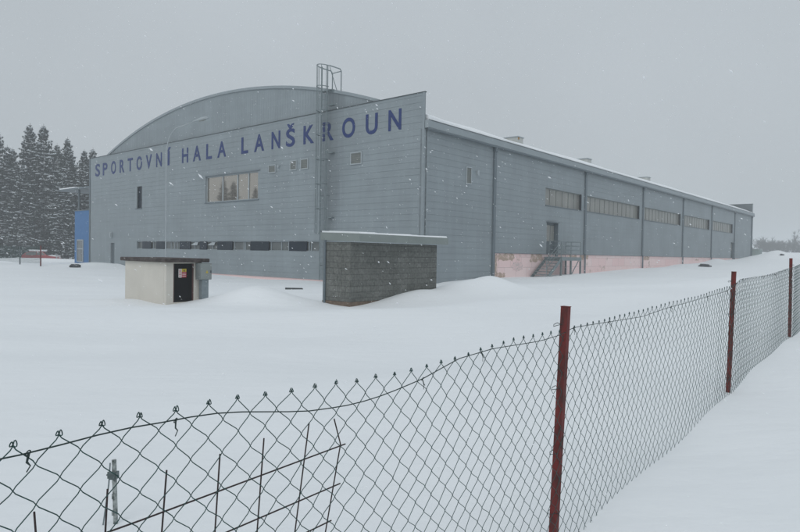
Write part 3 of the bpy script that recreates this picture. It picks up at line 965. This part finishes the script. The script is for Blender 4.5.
for i in range(n):
    xa = x0 + .03 + (x1 - x0 - .06) * i / n; xb = x0 + .03 + (x1 - x0 - .06) * (i + 1) / n
    if i == 0: hs_ = [.035]
    hs_.append(.03 + .014 * math.sin(i * .55) + rn.uniform(-.01, .01))
    ya, yb = y0 + .02, y1 - .02
    ha, hb = hs_[i], hs_[i + 1]
    mb.quad((xa, ya, rzz(ya) + .196), (xb, ya, rzz(ya) + .196), (xb, ya + .03, rzz(ya) + .196 + hb), (xa, ya + .03, rzz(ya) + .196 + ha))
    mb.quad((xa, ya + .03, rzz(ya) + .196 + ha), (xb, ya + .03, rzz(ya) + .196 + hb), (xb, yb, rzz(yb) + .2 + hb), (xa, yb, rzz(yb) + .2 + ha))
    mb.quad((xa, yb, rzz(yb) + .2 + ha), (xb, yb, rzz(yb) + .2 + hb), (xb, yb, rzz(yb) + .196), (xa, yb, rzz(yb) + .196))
for xe, he in ((x0 + .03, hs_[0]), (x1 - .03, hs_[-1])):
    mb.quad((xe, y0 + .02, rzz(y0) + .196), (xe, y0 + .05, rzz(y0) + .196 + he), (xe, y1 - .02, rzz(y1) + .2 + he), (xe, y1 - .02, rzz(y1) + .196))
mb.build('roof_snow', M_SNOWCAP, sro, smooth=False)
mb = MB(); mb.box(x0 + 1.9, x0 + 1.912, y0 - .005, y0 - .001, 1.58, 1.765); mb.build('fascia_joint', M_SFAS, sro)
mb = MB(); mb.tube([(-.03, .9, -.3), (-.03, .9, 1.66)], .035, 8); mb.build('downpipe', M_TRIM, shed)

# ------------------------------------------------------------------ chain link fence
FP = (.654, 2.43); FD = Vector((.643, .766, 0)).normalized(); FN = Vector((-FD.y, FD.x, 0))
def fence_pt(s, z, off=0.0):
    return Vector((FP[0], FP[1], 0)) + FD * s + FN * off + Vector((0, 0, z))
M_WIRE = mat('green_wire', (.010, .055, .050), rough=.45, var=.3, scale=30)
M_TENS = mat('tension_wire', (.012, .030, .028), rough=.5)
M_POST = mat('rusty_red_post', (.15, .018, .015), rough=.7, var=.3, scale=22, detail=8, c2=(.03, .015, .013), lo=.46, hi=.66, bump=.0015, bscale=60, stretch=(1, 1, .35))
_top = np.array([(-3.0, 1.0), (-1.945, 0.992), (-1.741, 1.002), (-1.479, 0.998), (-1.25, 0.99), (-1.006, 0.983), (-0.725, 0.995), (-0.476, 1.015), (-0.07, 1.017), (0.3, 1.022), (0.935, 1.03), (1.406, 1.048), (1.999, 1.066), (2.832, 1.10), (3.24, 1.14), (4.075, 1.145), (5.676, 1.21), (9, 1.36)])
_wire = np.array([(-3, .97), (-1.958, 0.969), (-1.91, 0.968), (-1.84, 0.971), (-1.767, 0.975), (-1.653, 0.97), (-1.59, 0.97), (-1.516, 0.961), (-1.336, 0.929), (-1.255, 0.923), (-1.176, 0.919), (-1.09, 0.923), (-1.009, 0.931), (-0.903, 0.944), (-0.724, 0.980), (-0.529, 0.99), (-0.209, 0.984), (-0.043, 0.992), (0.08, 1.010), (0.504, 1.001), (1.0, 0.99), (1.447, 1.017), (2.74, 1.062), (3.05, 1.11), (3.168, 1.138), (4.777, 1.151), (5.718, 1.209), (9, 1.36)])
def ztop(s): return float(np.interp(s, _top[:, 0], _top[:, 1]))
fence = thing('chain_link_fence', 'sagging green chain link fence on rusty red posts in the snowy foreground', 'fence', (0, 0, 0))
MW, MH = .070, .070
rf_ = random.Random(11)
def bow(s):      # the mesh bellies a little out of the line of the posts
    k = (s / 3.0) % 1.0
    return .025 * math.sin(math.pi * k) * (1 + .5 * math.sin(s * 2.3))
panels = {}
posts_s = [-3.0, 0.0, 3.0, 6.0, 9.0]
def jit(i, j):
    r = random.Random(i * 7919 + j * 104729)
    return r.uniform(-.0022, .0022), r.uniform(-.0028, .0028)
nw = int(12.0 / (MW / 2))
for k in range(nw):
    s0 = -2.98 + k * MW / 2
    pi = min(3, int((s0 + 3.0) / 3.0))
    mbp = panels.setdefault(pi, MB())
    near = s0 < .6
    sides = 5 if near else 4
    rad = .00105 if s0 < 2.5 else .0013
    zt = ztop(s0 + MW / 4)
    zg = gz(*fence_pt(s0, 0).xy) - .08
    nrow = int((zt - zg) / (MH / 2)) + 1
    pts = []
    for j in range(nrow):
        # knot j on the left or right column of this wire
        right = (j + k) % 2
        col = k + right
        jx, jz = jit(col, j)
        s = -2.98 + col * MW / 2 + jx
        z = ztop(s) - .012 - j * MH / 2 + jz
        inset = .0022 * (-1 if right else 1)
        o = bow(s) + (.0018 if (j % 2) else -.0018)
        pts.append((s - inset * .0, z, o))
    fine = []
    step = (0, .12, .5, .88) if s0 < 2.5 else (0, .5)
    for j in range(len(pts) - 1):
        a, b = pts[j], pts[j + 1]
        for t in step:
            # slight S-curve: flat near the knots' bend, straight between
            e = t + .085 * math.sin(2 * math.pi * t)
            fine.append(fence_pt(a[0] + (b[0] - a[0]) * t, a[1] + (b[1] - a[1]) * e, a[2] + (b[2] - a[2]) * t))
    fine.append(fence_pt(*pts[-1]))
    # knuckle curl at the top of the wire
    if (k % 2) == 0 or True:
        a, b = pts[0], pts[1]
        sg = 1 if b[0] > a[0] else -1
        curl = []
        c = rf_.uniform(.34, .52)
        for q in range(8):
            t = math.pi * (0.15 + 1.65 * q / 7)
            curl.append(fence_pt(a[0] - sg * (.006 * c) + sg * .0065 * c * math.cos(t) , a[1] + .010 * c * math.sin(t) + .007 * c, a[2] + .003 * math.cos(t * 1.3) * sg))
        fine = curl[::-1] + fine
    mbp.tube(fine, rad, sides, cap=False)
for pi, mbp in panels.items():
    mbp.build('mesh_panel', M_WIRE, fence, smooth=True)
# tension wire with ties
tw = MB()
pts = []
s = -3.0
while s <= 9.0:
    pts.append(fence_pt(s, float(np.interp(s, _wire[:, 0], _wire[:, 1])), bow(s) - .006 + .002 * math.sin(s * 7))); s += .06
tw.tube(pts, .0014, 6)
tw.build('tension_wire', M_TENS, fence, smooth=True)
tie = MB()
for s in (-1.91, -1.653, -.903, -.6, .08, .5, 1.45, 2.2, 2.74, 3.3, 4.2, 4.8, 5.4):
    zc = float(np.interp(s, _wire[:, 0], _wire[:, 1])); ob = bow(s) - .006
    p_ = [fence_pt(s + .004 * math.cos(t), zc + .005 * math.sin(t), ob + .004 * math.cos(t + 1)) for t in np.linspace(0, 12, 22)]
    p_ += [fence_pt(s - .003, zc - .012, ob - .006), fence_pt(s + .002, zc - .020, ob - .004), fence_pt(s - .005, zc - .028, ob - .008)]
    tie.tube(p_, .0010, 4)
    tie.tube([fence_pt(s, zc, ob), fence_pt(s - .006, zc - .012, ob - .01), fence_pt(s - .001, zc - .017, ob - .01)], .0012, 4)
tie.build('wire_tie', M_TENS, fence)
# posts: square tube, slight lean
for s, zt, lean in ((-3.0, 1.12, 0), (0.0, 1.098, .032), (3.0, 1.20, .02), (6.0, 1.315, -.01), (9.0, 1.42, 0)):
    b = fence_pt(s, 0, .028); zb = gz(b.x, b.y)
    po = MB(); hw = .0150
    po.box(-hw, hw, -hw, hw, -.45, zt - zb); po.box(-hw - .0015, hw + .0015, -hw - .0015, hw + .0015, zt - zb, zt - zb + .003)
    o = po.build('post', M_POST, fence, bevel=.003)
    o.location = (b.x, b.y, zb); o.rotation_euler = (0, 0, math.atan2(FD.y, FD.x))
    ang = lean / (zt - zb)
    o.rotation_euler = (Matrix.Rotation(ang, 3, 'Y') @ Matrix.Rotation(math.atan2(FD.y, FD.x), 3, 'Z')).to_euler()
    wr = MB()
    for dz in (.045, .30, .56, .80):
        zc = zt - dz - .03
        if zc < zb + .1: continue
        q = []
        for t in range(9):
            a = t * math.pi / 4
            q.append(fence_pt(s + (.019) * math.cos(a) * 1.15 + lean * (zc - zb) / (zt - zb) * .6, zc + .006 * math.sin(a * 2), .028 + .021 * math.sin(a) * 1.15))
        wr.tube(q, .0014, 4)
    if wr.v: wr.build('post_tie', M_TENS, fence)

# ------------------------------------------------------------------ rusty rod grid leaning behind the fence
rg = MB()
OFF = .15
def rp(s, z): return fence_pt(s, z, OFF)
for (a, za), (b, zb) in (((-1.858, .821), (-1.855, .785)), ((-1.726, .825), (-1.731, .743)), ((-1.601, .83), (-1.613, .703)), ((-1.47, .833), (-1.484, .659)), ((-1.346, .842), (-1.367, .62)), ((-1.2, .85), (-1.25, .58))):
    k = (za - .02) / (za - zb)
    k = min(k, 18)
    bx_, bz_ = a + (b - a) * k * .9, .03
    rg.tube([rp(a, za), rp((a + bx_) / 2 + .004, (za + bz_) / 2), rp(bx_, bz_)], .0019, 6)
rg.tube([rp(-1.109, .843), rp(-1.083, .767), rp(-1.135, .541), rp(-1.26, .02)], .0019, 6)
for (a, za), (b, zb) in (((-2.25, .728), (-1.070, .766)), ((-2.2, .632), (-1.088, .660)), ((-2.2, .54), (-1.12, .567)), ((-2.2, .44), (-1.14, .465)), ((-2.2, .34), (-1.16, .365))):
    rg.tube([fence_pt(a, za, OFF - .006), fence_pt((a + b) / 2, (za + zb) / 2 - .004, OFF - .006), fence_pt(b, zb, OFF - .006)], .0019, 6)
for s in (-1.99, -2.12):
    rg.tube([rp(s, .82), rp(s - .01, .03)], .0019, 6)
rg.build('rod_grid', mat('rusty_rod', (.035, .022, .022), rough=.7, var=.3, scale=20), None, label='dark rusty grid of thin welded rods leaning behind the chain link mesh', cat='rod grid')

# ------------------------------------------------------------------ steel stake with clamp
kx_, ky_ = -1.205, 2.6
kz_ = gz(kx_, ky_)
stake = thing('steel_stake', 'short grey steel stake with bolted clamp sticking out of the snow', 'stake', (kx_, ky_, kz_))
q = MB(); q.tube([(.018, .0, -.3), (.0, 0, .40 - kz_)], .0095, 10); q.tube([(-.0, 0, .399 - kz_), (-.0, 0, .4005 - kz_)], .010, 10)
for zz in (.05, .12, .19, .26): q.box(-.0035, .0035, -.0115, -.009, zz - .012, zz + .012)
q.build('tube', mat('weathered_steel', (.40, .43, .42), rough=.4, metallic=.5, scale=45, detail=8, c2=(.10, .12, .115), lo=.42, hi=.62), stake, smooth=False)
q = MB(); zc = .335 - kz_
q.box(-.013, .016, -.016, .016, zc - .016, zc + .014); q.box(-.026, -.012, -.008, .008, zc - .006, zc + .006); q.tube([(-.032, 0, zc), (.022, 0, zc - .004)], .004, 6)
q.box(-.02, .012, -.02, -.015, zc - .01, zc + .02)
q.build('clamp', mat('clamp_steel', (.12, .15, .15), rough=.5, metallic=.5, var=.3, scale=40), stake, bevel=.002)
q = MB(); q.tube([(-.012, -.01, .39 - kz_), (-.016, -.012, .3 - kz_), (-.055, -.02, -.15)], .003, 6); q.build('thin_rod', M_GALV, stake)

# ------------------------------------------------------------------ small things in the snow
q = MB(); x, y = -4.38, 25.46; z = gz(x, y)
q.box(-.36, .36, -.3, .3, -.02, .025)
o = q.build('cover_plate', mat('dark_plate', (.03, .033, .035), rough=.6, var=.2), None, bevel=.008, label='dark flat plate lying bare in the snow before the hall front', cat='cover plate')
o.location = (x, y, z); o.rotation_euler = (math.radians(2), math.radians(1), .2)

def rock(name, x, y, r, flat, seed, label, cat):
    bm = bmesh.new(); bmesh.ops.create_icosphere(bm, subdivisions=2, radius=1)
    rr = random.Random(seed)
    for v in bm.verts:
        f = 1 + rr.uniform(-.22, .22)
        v.co = Vector((v.co.x * r * f, v.co.y * r * .7 * f, v.co.z * r * flat * f))
    me = bpy.data.meshes.new(name); bm.to_mesh(me); bm.free()
    o = link(name, me, mat('dark_stone', (.045, .05, .055), rough=.9, var=.3, scale=3, c2=(.5, .5, .52), lo=.6, hi=.66), None, label=label, cat=cat)
    o.location = (x, y, gz(x, y) + r * flat * .3)
    return o
hx, hy = 27.0, 54.5
rock('snow_clod', hx, hy, .55, .35, 1, 'dark clod lying on the snow beside the pink hall base', 'clod')
rock('stone', -23.7, 44.8, .42, .45, 2, 'small dark stone poking from the snow below the blue annex', 'stone')
rock('small_clod', 45.6, 73.4, .25, .5, 3, 'tiny dark lump on the flank of the far snow pile', 'clod')

# pale cabinet at the far corner of the hall
bxx, byy = hall_xy(74.3, -.25)
pc = thing('transformer_cabinet', 'pale green grey cabinet standing at the far corner of the hall', 'cabinet', (bxx, byy, gz(bxx, byy)), HROT)
bx('cabinet_body', mat('pale_green_cabinet', (.30, .36, .35), rough=.6, var=.06), pc, -.9, .9, -.5, .6, -.5, 1.25, bevel=.03)
bx('cabinet_door', mat('pale_green_door', (.24, .29, .285), rough=.6), pc, -.75, -.02, -.52, -.503, .1, 1.1)
bx('cabinet_door', bpy.data.materials['pale_green_door'], pc, .02, .75, -.52, -.503, .1, 1.1)
bx('lid', mat('cabinet_lid', (.4, .44, .44), rough=.6), pc, -.95, .95, -.55, .65, 1.252, 1.33, bevel=.02)

# ------------------------------------------------------------------ wire fence far left
f2 = thing('wire_fence', 'distant sagging wire fence on dark posts before the spruces', 'fence', (0, 0, 0))
fp2 = [(-26.25, 44.86), (-30.1, 48.8), (-29.3, 45.3), (-34, 47.6)]
pl = [(-22.3, 41.4), (-26.25, 44.86), (-28.9, 47.2), (-31.6, 49.6), (-34.3, 52), (-37, 54.4)]
pl = [(-26.25, 44.86), (-29.4, 47.5), (-32.9, 50.2), (-36.4, 52.9)]
for x, y in pl:
    z = gz(x, y)
    q = MB(); q.tube([(x, y, z - .4), (x, y, z + 1.5)], .045, 6)
    q.build('post', M_POST if x == pl[0][0] else M_DFRAME, f2)
q = MB()
for (xa, ya), (xb, yb) in zip(pl[:-1], pl[1:]):
    za, zb = gz(xa, ya), gz(xb, yb)
    for h in (.5, .85, 1.2, 1.45):
        q.tube([(xa, ya, za + h), ((xa + xb) / 2, (ya + yb) / 2, (za + zb) / 2 + h - .08), (xb, yb, zb + h)], .008, 4)
    for i in range(28):
        t = i / 28; t2 = min(1, t + .06)
        q.tube([(xa + (xb - xa) * t, ya + (yb - ya) * t, za + (zb - za) * t + .2), (xa + (xb - xa) * t2, ya + (yb - ya) * t2, za + (zb - za) * t2 + 1.38)], .005, 3, cap=False)
        q.tube([(xa + (xb - xa) * t2, ya + (yb - ya) * t2, za + (zb - za) * t2 + .2), (xa + (xb - xa) * t, ya + (yb - ya) * t, za + (zb - za) * t + 1.38)], .005, 3, cap=False)
q.build('wire_mesh', M_WIRE, f2)

# ------------------------------------------------------------------ red car
cx_, cy_ = -43.8, 75.0
cz_ = -.60
car = thing('parked_car', 'small red hatchback half buried in snow in front of the spruces', 'car', (cx_, cy_, cz_), math.radians(186))
prof = [(-1.95, .35), (-1.98, .6), (-1.93, .82), (-1.0, .93), (-.45, 1.36), (.2, 1.44), (1.0, 1.42), (1.6, 1.2), (1.9, .95), (1.95, .6), (1.92, .35)]
def car_width(z): return .82 if z < .95 else .82 - (z - .95) * .42
bm = bmesh.new()
Lv = [bm.verts.new((x, car_width(z), z)) for x, z in prof]; Rv = [bm.verts.new((x, -car_width(z), z)) for x, z in prof]
bm.faces.new(Lv); bm.faces.new(Rv[::-1])
for i in range(len(prof)):
    j = (i + 1) % len(prof)
    bm.faces.new((Lv[i], Rv[i], Rv[j], Lv[j]))
bmesh.ops.recalc_face_normals(bm, faces=bm.faces)
me = bpy.data.meshes.new('body'); bm.to_mesh(me); bm.free()
o = link('body', me, mat('red_paint', (.28, .018, .022), rough=.3, var=.1, scale=2), car)
bv = o.modifiers.new('bevel', 'BEVEL'); bv.width = .06; bv.segments = 3
M_CGL = mat('car_glass', (.03, .04, .045), rough=.1)
for sgn_ in (1, -1):
    for pts in (((-.82, .98), (-.38, 1.33), (.2, 1.38), (.2, .98)), ((.28, .98), (.28, 1.38), (.95, 1.36), (1.42, 1.18), (1.5, .98))):
        q = MB(); q.quad(*[(x, sgn_ * (car_width(z) + .012), z) for x, z in pts]); q.build('side_window', M_CGL, car)
q = MB(); q.quad((-.98, -.68, .98), (-.98, .68, .98), (-.50, .60, 1.34), (-.50, -.60, 1.34)); q.build('windscreen', M_CGL, car)
for x in (-1.25, 1.25):
    for sgn_ in (1, -1):
        q = MB(); q.tube([(x, sgn_ * .66, .31), (x, sgn_ * .84, .31)], .31, 16)
        wo = q.build('wheel', mat('tyre', (.02, .02, .02), rough=.8), car)
        q = MB(); q.tube([(x, sgn_ * .84, .31), (x, sgn_ * .852, .31)], .19, 12); q.build('rim', M_GALV, wo)
for sgn_ in (1, -1):
    q = MB(); q.box(-2.0, -1.93, sgn_ * .5 - .14, sgn_ * .5 + .14, .62, .76); q.build('headlight', M_FRAME, car)
q = MB(); q.box(-.4, 1.2, -.6, .6, 1.42, 1.62); q.build('roof_snow', M_SNOWCAP, car, bevel=.05)
q = MB(); q.quad((-1.9, -.75, .86), (-1.9, .75, .86), (-1.05, .75, .99), (-1.05, -.75, .99)); q.box(-1.9, -1.05, -.74, .74, .8, .93); q.build('bonnet_snow', M_SNOWCAP, car)

# ------------------------------------------------------------------ spruces
M_NEEDLE = mat('spruce_needles', (.020, .030, .026), rough=.9, var=.35, scale=1.5, spec=.1)
M_BARK = mat('spruce_bark', (.045, .038, .034), rough=.95, var=.3, scale=6)
M_TSNOW = mat('branch_snow', (.55, .59, .62), rough=.85, spec=.1)

def spruce_meshes(h, r, seed, bare=.12):
    rn = random.Random(seed)
    fol, sn, tr = MB(), MB(), MB()
    nt_ = 10
    tr.tube([(rn.uniform(-.03, .03) * i, rn.uniform(-.03, .03) * i, -.6 + (h + .4) * i / nt_) for i in range(nt_ + 1)], [(.20 * (1 - i / nt_) + .015) * h / 18 for i in range(nt_ + 1)], 7)
    z = h * bare
    lev = 0
    ph = rn.uniform(0, 6)
    while z < h - .25:
        top = h - z
        base = min(r * (.82 + .18 * math.sin(z * 1.1 + ph)), .30 * top + .16) * rn.uniform(.78, 1.12)
        n = 8 if top > 3 else 6
        for b in range(n):
            az = 2 * math.pi * (b + rn.random() * .9) / n + lev * 1.3
            ln = base * rn.uniform(.6, 1.2) * (1.25 if rn.random() < .08 else 1)
            young = max(0, 1 - top / 4.5)
            dr = math.radians(rn.uniform(14, 36)) * (1 - young) - math.radians(20) * young
            ca, sa = math.cos(az), math.sin(az)
            steps = max(3, int(ln / .24))
            snowy = rn.random() < .85
            for k in range(1, steps + 1):
                t = k / steps
                d = ln * t
                zz = z - math.tan(dr) * d + .30 * ln * t * t
                cx, cy = ca * d, sa * d
                wdt = (.58 * (1 - t) + .15) * min(1, ln / 1.1 + .25)
                for sg in (-1, 1):
                    tw = rn.uniform(.55, 1.05)
                    ox, oy = -sa * sg * wdt * tw, ca * sg * wdt * tw
                    dz = -rn.uniform(.08, .30)
                    fx, fy = ca * rn.uniform(.05, .28), sa * rn.uniform(.05, .28)
                    wx, wy = ca * .11, sa * .11
                    fol.quad((cx - wx, cy - wy, zz), (cx + wx, cy + wy, zz - .02), (cx + ox + fx, cy + oy + fy, zz + dz))
                    hang = rn.uniform(.16, .48) * (.5 + .5 * min(1, ln))
                    q = rn.uniform(.1, .7)
                    fol.quad((cx + ox * q - wx, cy + oy * q - wy, zz + dz * q), (cx + ox * q + wx, cy + oy * q + wy, zz + dz * q), (cx + ox * q * 1.05, cy + oy * q * 1.05, zz + dz * q - hang))
                if snowy and rn.random() < .42:
                    q = rn.uniform(.5, 1.2) * (1.9 if rn.random() < .28 else 1)
                    l2 = .19 * q; w2 = wdt * .40 * q + .03
                    zt = zz + .05
                    A = (cx - ca * l2 - sa * w2, cy - sa * l2 + ca * w2, zt - .08); B = (cx + ca * l2 - sa * w2 * .7, cy + sa * l2 + ca * w2 * .7, zt - .11)
                    C = (cx + ca * l2 + sa * w2 * .7, cy + sa * l2 - ca * w2 * .7, zt - .11); D = (cx - ca * l2 + sa * w2, cy - sa * l2 - ca * w2, zt - .08)
                    T = (cx, cy, zt + rn.uniform(.03, .11))
                    sn.quad(A, B, T); sn.quad(B, C, T); sn.quad(C, D, T); sn.quad(D, A, T)
        z += rn.uniform(.30, .52) * min(1, .45 + top / 9)
        lev += 1
    fol.tube([(0, 0, h - .9), (0, 0, h + .35)], [.05, .012], 4)
    for q in range(5):
        a_ = q * 1.3; fol.quad((0, 0, h - .25), (0, 0, h - .05), (.28 * math.cos(a_), .28 * math.sin(a_), h + .0))
    return fol.mesh('crown'), sn.mesh('crown_snow'), tr.mesh('trunk')

protos = []
for h, r, sd, ba in ((18.5, 2.7, 1, .08), (18.0, 2.4, 2, .06), (17.5, 3.0, 3, .10), (16.5, 2.6, 4, .05)):
    a, b, c = spruce_meshes(h, r, sd, ba)
    a.materials.append(M_NEEDLE); b.materials.append(M_TSNOW); c.materials.append(M_BARK)
    protos.append((h, a, b, c))

def spruce(x, y, height, pi, rot, label, group='spruces behind the parked car', wide=1.0):
    h, a, b, c = protos[pi]
    s = height / h
    z = gz(x, y)
    t = thing('spruce_tree', label, 'tree', (x, y, z), rot, group)
    t.scale = (s * wide, s * wide, s)
    for n, m in (('crown', a), ('crown_snow', b), ('trunk', c)):
        o = bpy.data.objects.new(n, m); COL.objects.link(o); o.parent = t
    return t

# front row, from the left edge to the annex:  x, top height
FR = [(-60.5, 92, 19.2, 0, .2, 'tall snowy spruce cut by the left edge of the photo'),
      (-57.6, 90, 16.4, 3, 1.3, 'shorter snowy spruce just right of the leftmost tall spruce'),
      (-55.5, 92, 20.0, 1, 2.2, 'tallest snowy spruce with narrow pointed top above the red car'),
      (-52.9, 91, 19.7, 2, 4.0, 'broad tall spruce right of the tallest one, its top near the row middle'),
      (-51.0, 94, 18.4, 0, 5.1, 'snowy spruce third of the tall ones counting leftward from the hall wall'),
      (-49.2, 91, 16.9, 1, .9, 'slim snowy spruce standing above the thin annex canopy end'),
      (-47.4, 92, 16.3, 3, 3.2, 'snowy spruce behind the canopy post of the blue annex'),
      (-45.2, 95, 15.2, 2, 2.6, 'low snowy spruce whose top only just clears the hall parapet corner')]
for x, y, ht, pi, ro, lb in FR:
    spruce(x, y, ht, pi, ro, lb)
BR = [(-66, 98, 18, 1), (-62.5, 99, 17.5, 2), (-59.5, 98, 17.8, 0), (-56.5, 101, 18.6, 3), (-53.6, 99, 17.4, 1), (-50.6, 101, 18, 2), (-47.6, 100, 17, 0), (-44.5, 102, 16.5, 1), (-64.2, 92.5, 18.4, 2), (-54, 88, 13.5, 3), (-61.5, 88, 14, 1), (-48.6, 88.5, 12.5, 2)]
rb = random.Random(21)
for k, (x, y, ht, pi) in enumerate(BR):
    spruce(x, y, ht, pi, rb.uniform(0, 6), 'dark snowy spruce filling in the row among the taller spruces', 'spruces filling the row')
# spruces beyond the left of the frame: the big window mirrors them
for k, (a, b, ht, pi) in enumerate(((-58, 92, 17.0, 0), (-60, 103, 19.5, 1), (-66, 97, 15, 2), (-62, 110, 20.5, 3), (-57, 116, 16.5, 2), (-70, 122, 15, 1), (-64, 86, 15.5, 3))):
    x, y = hall_xy(a, b)
    spruce(x, y, ht * .88, pi, k * 1.1, 'spruce standing left of the frame, seen only mirrored in the large front window', 'spruces mirrored in the window')

# ------------------------------------------------------------------ bare trees far right
M_TWIG = mat('bare_twigs', (.05, .046, .046), rough=.95, var=.2, scale=2)
def bare(h, seed, spread=.55, levels=5, stems=1, thick=.013):
    rn = random.Random(seed); br, tr = MB(), MB()
    def grow(mb, p, d, ln, r, lv):
        q = p + d * ln
        mid = p + d * ln * .5 + Vector((rn.uniform(-1, 1), rn.uniform(-1, 1), rn.uniform(-.3, .3))) * ln * .06
        mb.tube([p, mid, q], [r, r * .85, r * .68], 5 if lv > 2 else 3, cap=False)
        if lv == 0: return
        n = rn.choice((2, 3, 3, 4))
        for i in range(n):
            nd = (d + Vector((rn.uniform(-1, 1), rn.uniform(-1, 1), rn.uniform(-.25, .6))) * spread).normalized()
            st = p + (q - p) * rn.uniform(.55, 1.0)
            grow(br, st, nd, ln * rn.uniform(.6, .85), max(r * .62, .010), lv - 1)
    for s in range(stems):
        d = Vector((rn.uniform(-.3, .3) * (stems > 1), rn.uniform(-.3, .3) * (stems > 1), 1)).normalized()
        grow(tr, Vector((rn.uniform(-.1, .1) * stems * (stems > 1), rn.uniform(-.1, .1) * stems * (stems > 1), -.3)), d, h * rn.uniform(.26, .34), h * thick, levels)
    return br.mesh('crown'), tr.mesh('trunk')
bp_ = []
for h, sd, sp, lv, st in ((6.6, 4, .34, 5, 2), (4.2, 7, .75, 4, 5), (3.8, 9, .8, 4, 5)):
    a, c = bare(h, sd, sp, lv, st); a.materials.append(M_TWIG); c.materials.append(M_TWIG); bp_.append((a, c))
def bare_tree(name, x, y, pi, sc, rot, label, group=None):
    t = thing(name, label, 'tree' if pi == 0 else 'shrub', (x, y, gz(x, y) - (.1 if pi == 0 else .9)), rot, group)
    t.scale = (sc * (1 if pi == 0 else 1.35), sc * (1 if pi == 0 else 1.35), sc)
    for n, m in zip(('crown', 'trunk'), bp_[pi]):
        o = bpy.data.objects.new(n, m); COL.objects.link(o); o.parent = t
bare_tree('bare_tree', 88.7 * 1.6, 139 * 1.6, 0, 1.55, 0, 'bare leafless tree taller than the scrub at the right edge')
bare_tree('bare_shrub', 83.4 * 1.6, 139 * 1.6, 1, 1.85, 2, 'bushy leafless shrub nearest the far end of the hall', 'bare shrubs on the right horizon')
rb = random.Random(31)
for k, x in enumerate((81.2, 82.3, 84.4, 85.4, 86.4, 87.5, 88.4, 89.4, 90.3, 91.2, 92.4, 93.8, 95.0, 96.5)):
    bare_tree('bare_shrub', x * 1.6, 226 + rb.uniform(-4, 8), rb.choice((1, 2)), rb.uniform(1.8, 2.2) if k % 3 else rb.uniform(2.0, 2.6), rb.uniform(0, 6), 'leafless scrub bush in the dense thicket on the right horizon', 'bare shrubs on the right horizon')

# ------------------------------------------------------------------ falling snow
def snowfall():
    rn = random.Random(77)
    mb = MB()
    wind = Vector((.75, .1, -.55)).normalized()
    for i in range(15000):
        y = rn.uniform(1.3, 24); x = rn.uniform(-.75, .75) * (y + 3); z = rn.uniform(.1, 1.3 + .55 * (y + 2))
        # none inside the kiosk or the shed, nor behind the hall front
        dx, dy = x - HC[0], y - HC[1]
        if dx * HD1[0] + dy * HD1[1] > -.3: continue
        if abs(x - sx0 - 1) < 3.2 and abs(y - sy0 - 1.6) < 2.6 and z < 2: continue
        if abs(x - kx) < 2.6 and abs(y - ky - .9) < 1.7 and z < 1.2: continue
        r = (.0010 + .0022 * rn.random() ** 2) * (1.0 + .05 * y)
        d = (-wind + Vector((rn.uniform(-.3, .3), rn.uniform(-.3, .3), rn.uniform(-.3, .3)))).normalized()
        a = d.cross(Vector((0, 1, .2))).normalized(); b = d.cross(a)
        c = Vector((x, y, z)); e = rn.uniform(1.4, 3.2)
        i0 = len(mb.v)
        mb.v += [tuple(c + d * r * e), tuple(c - d * r * e)] + [tuple(c + (a * math.cos(t) + b * math.sin(t)) * r * rn.uniform(.7, 1.1)) for t in (0, 1.57, 3.14, 4.71)]
        for k in range(4):
            mb.f.append((i0, i0 + 2 + k, i0 + 2 + (k + 1) % 4)); mb.f.append((i0 + 1, i0 + 2 + (k + 1) % 4, i0 + 2 + k)); mb.mi += [0, 0]
    return mb
snowfall().build('falling_snow', mat('snowflake', (.9, .92, .94), rough=.8), None, label='falling snowflakes drifting before the grey hall', cat='snow', kind='stuff')

# ------------------------------------------------------------------ haze
HAZE = .0021
hz_ = MB(); hz_.box(-3700, 3700, -3700, 3700, -12, 27)
haze = hz_.build('haze', None, None, kind='stuff')
hm = bpy.data.materials.new('haze'); hm.use_nodes = True
hm.node_tree.nodes.clear()
pv = hm.node_tree.nodes.new('ShaderNodeVolumePrincipled')
pv.inputs['Color'].default_value = (.93, .96, .98, 1)
pv.inputs['Density'].default_value = HAZE
ho_ = hm.node_tree.nodes.new('ShaderNodeOutputMaterial')
hm.node_tree.links.new(pv.outputs[0], ho_.inputs['Volume'])
haze.data.materials.append(hm)
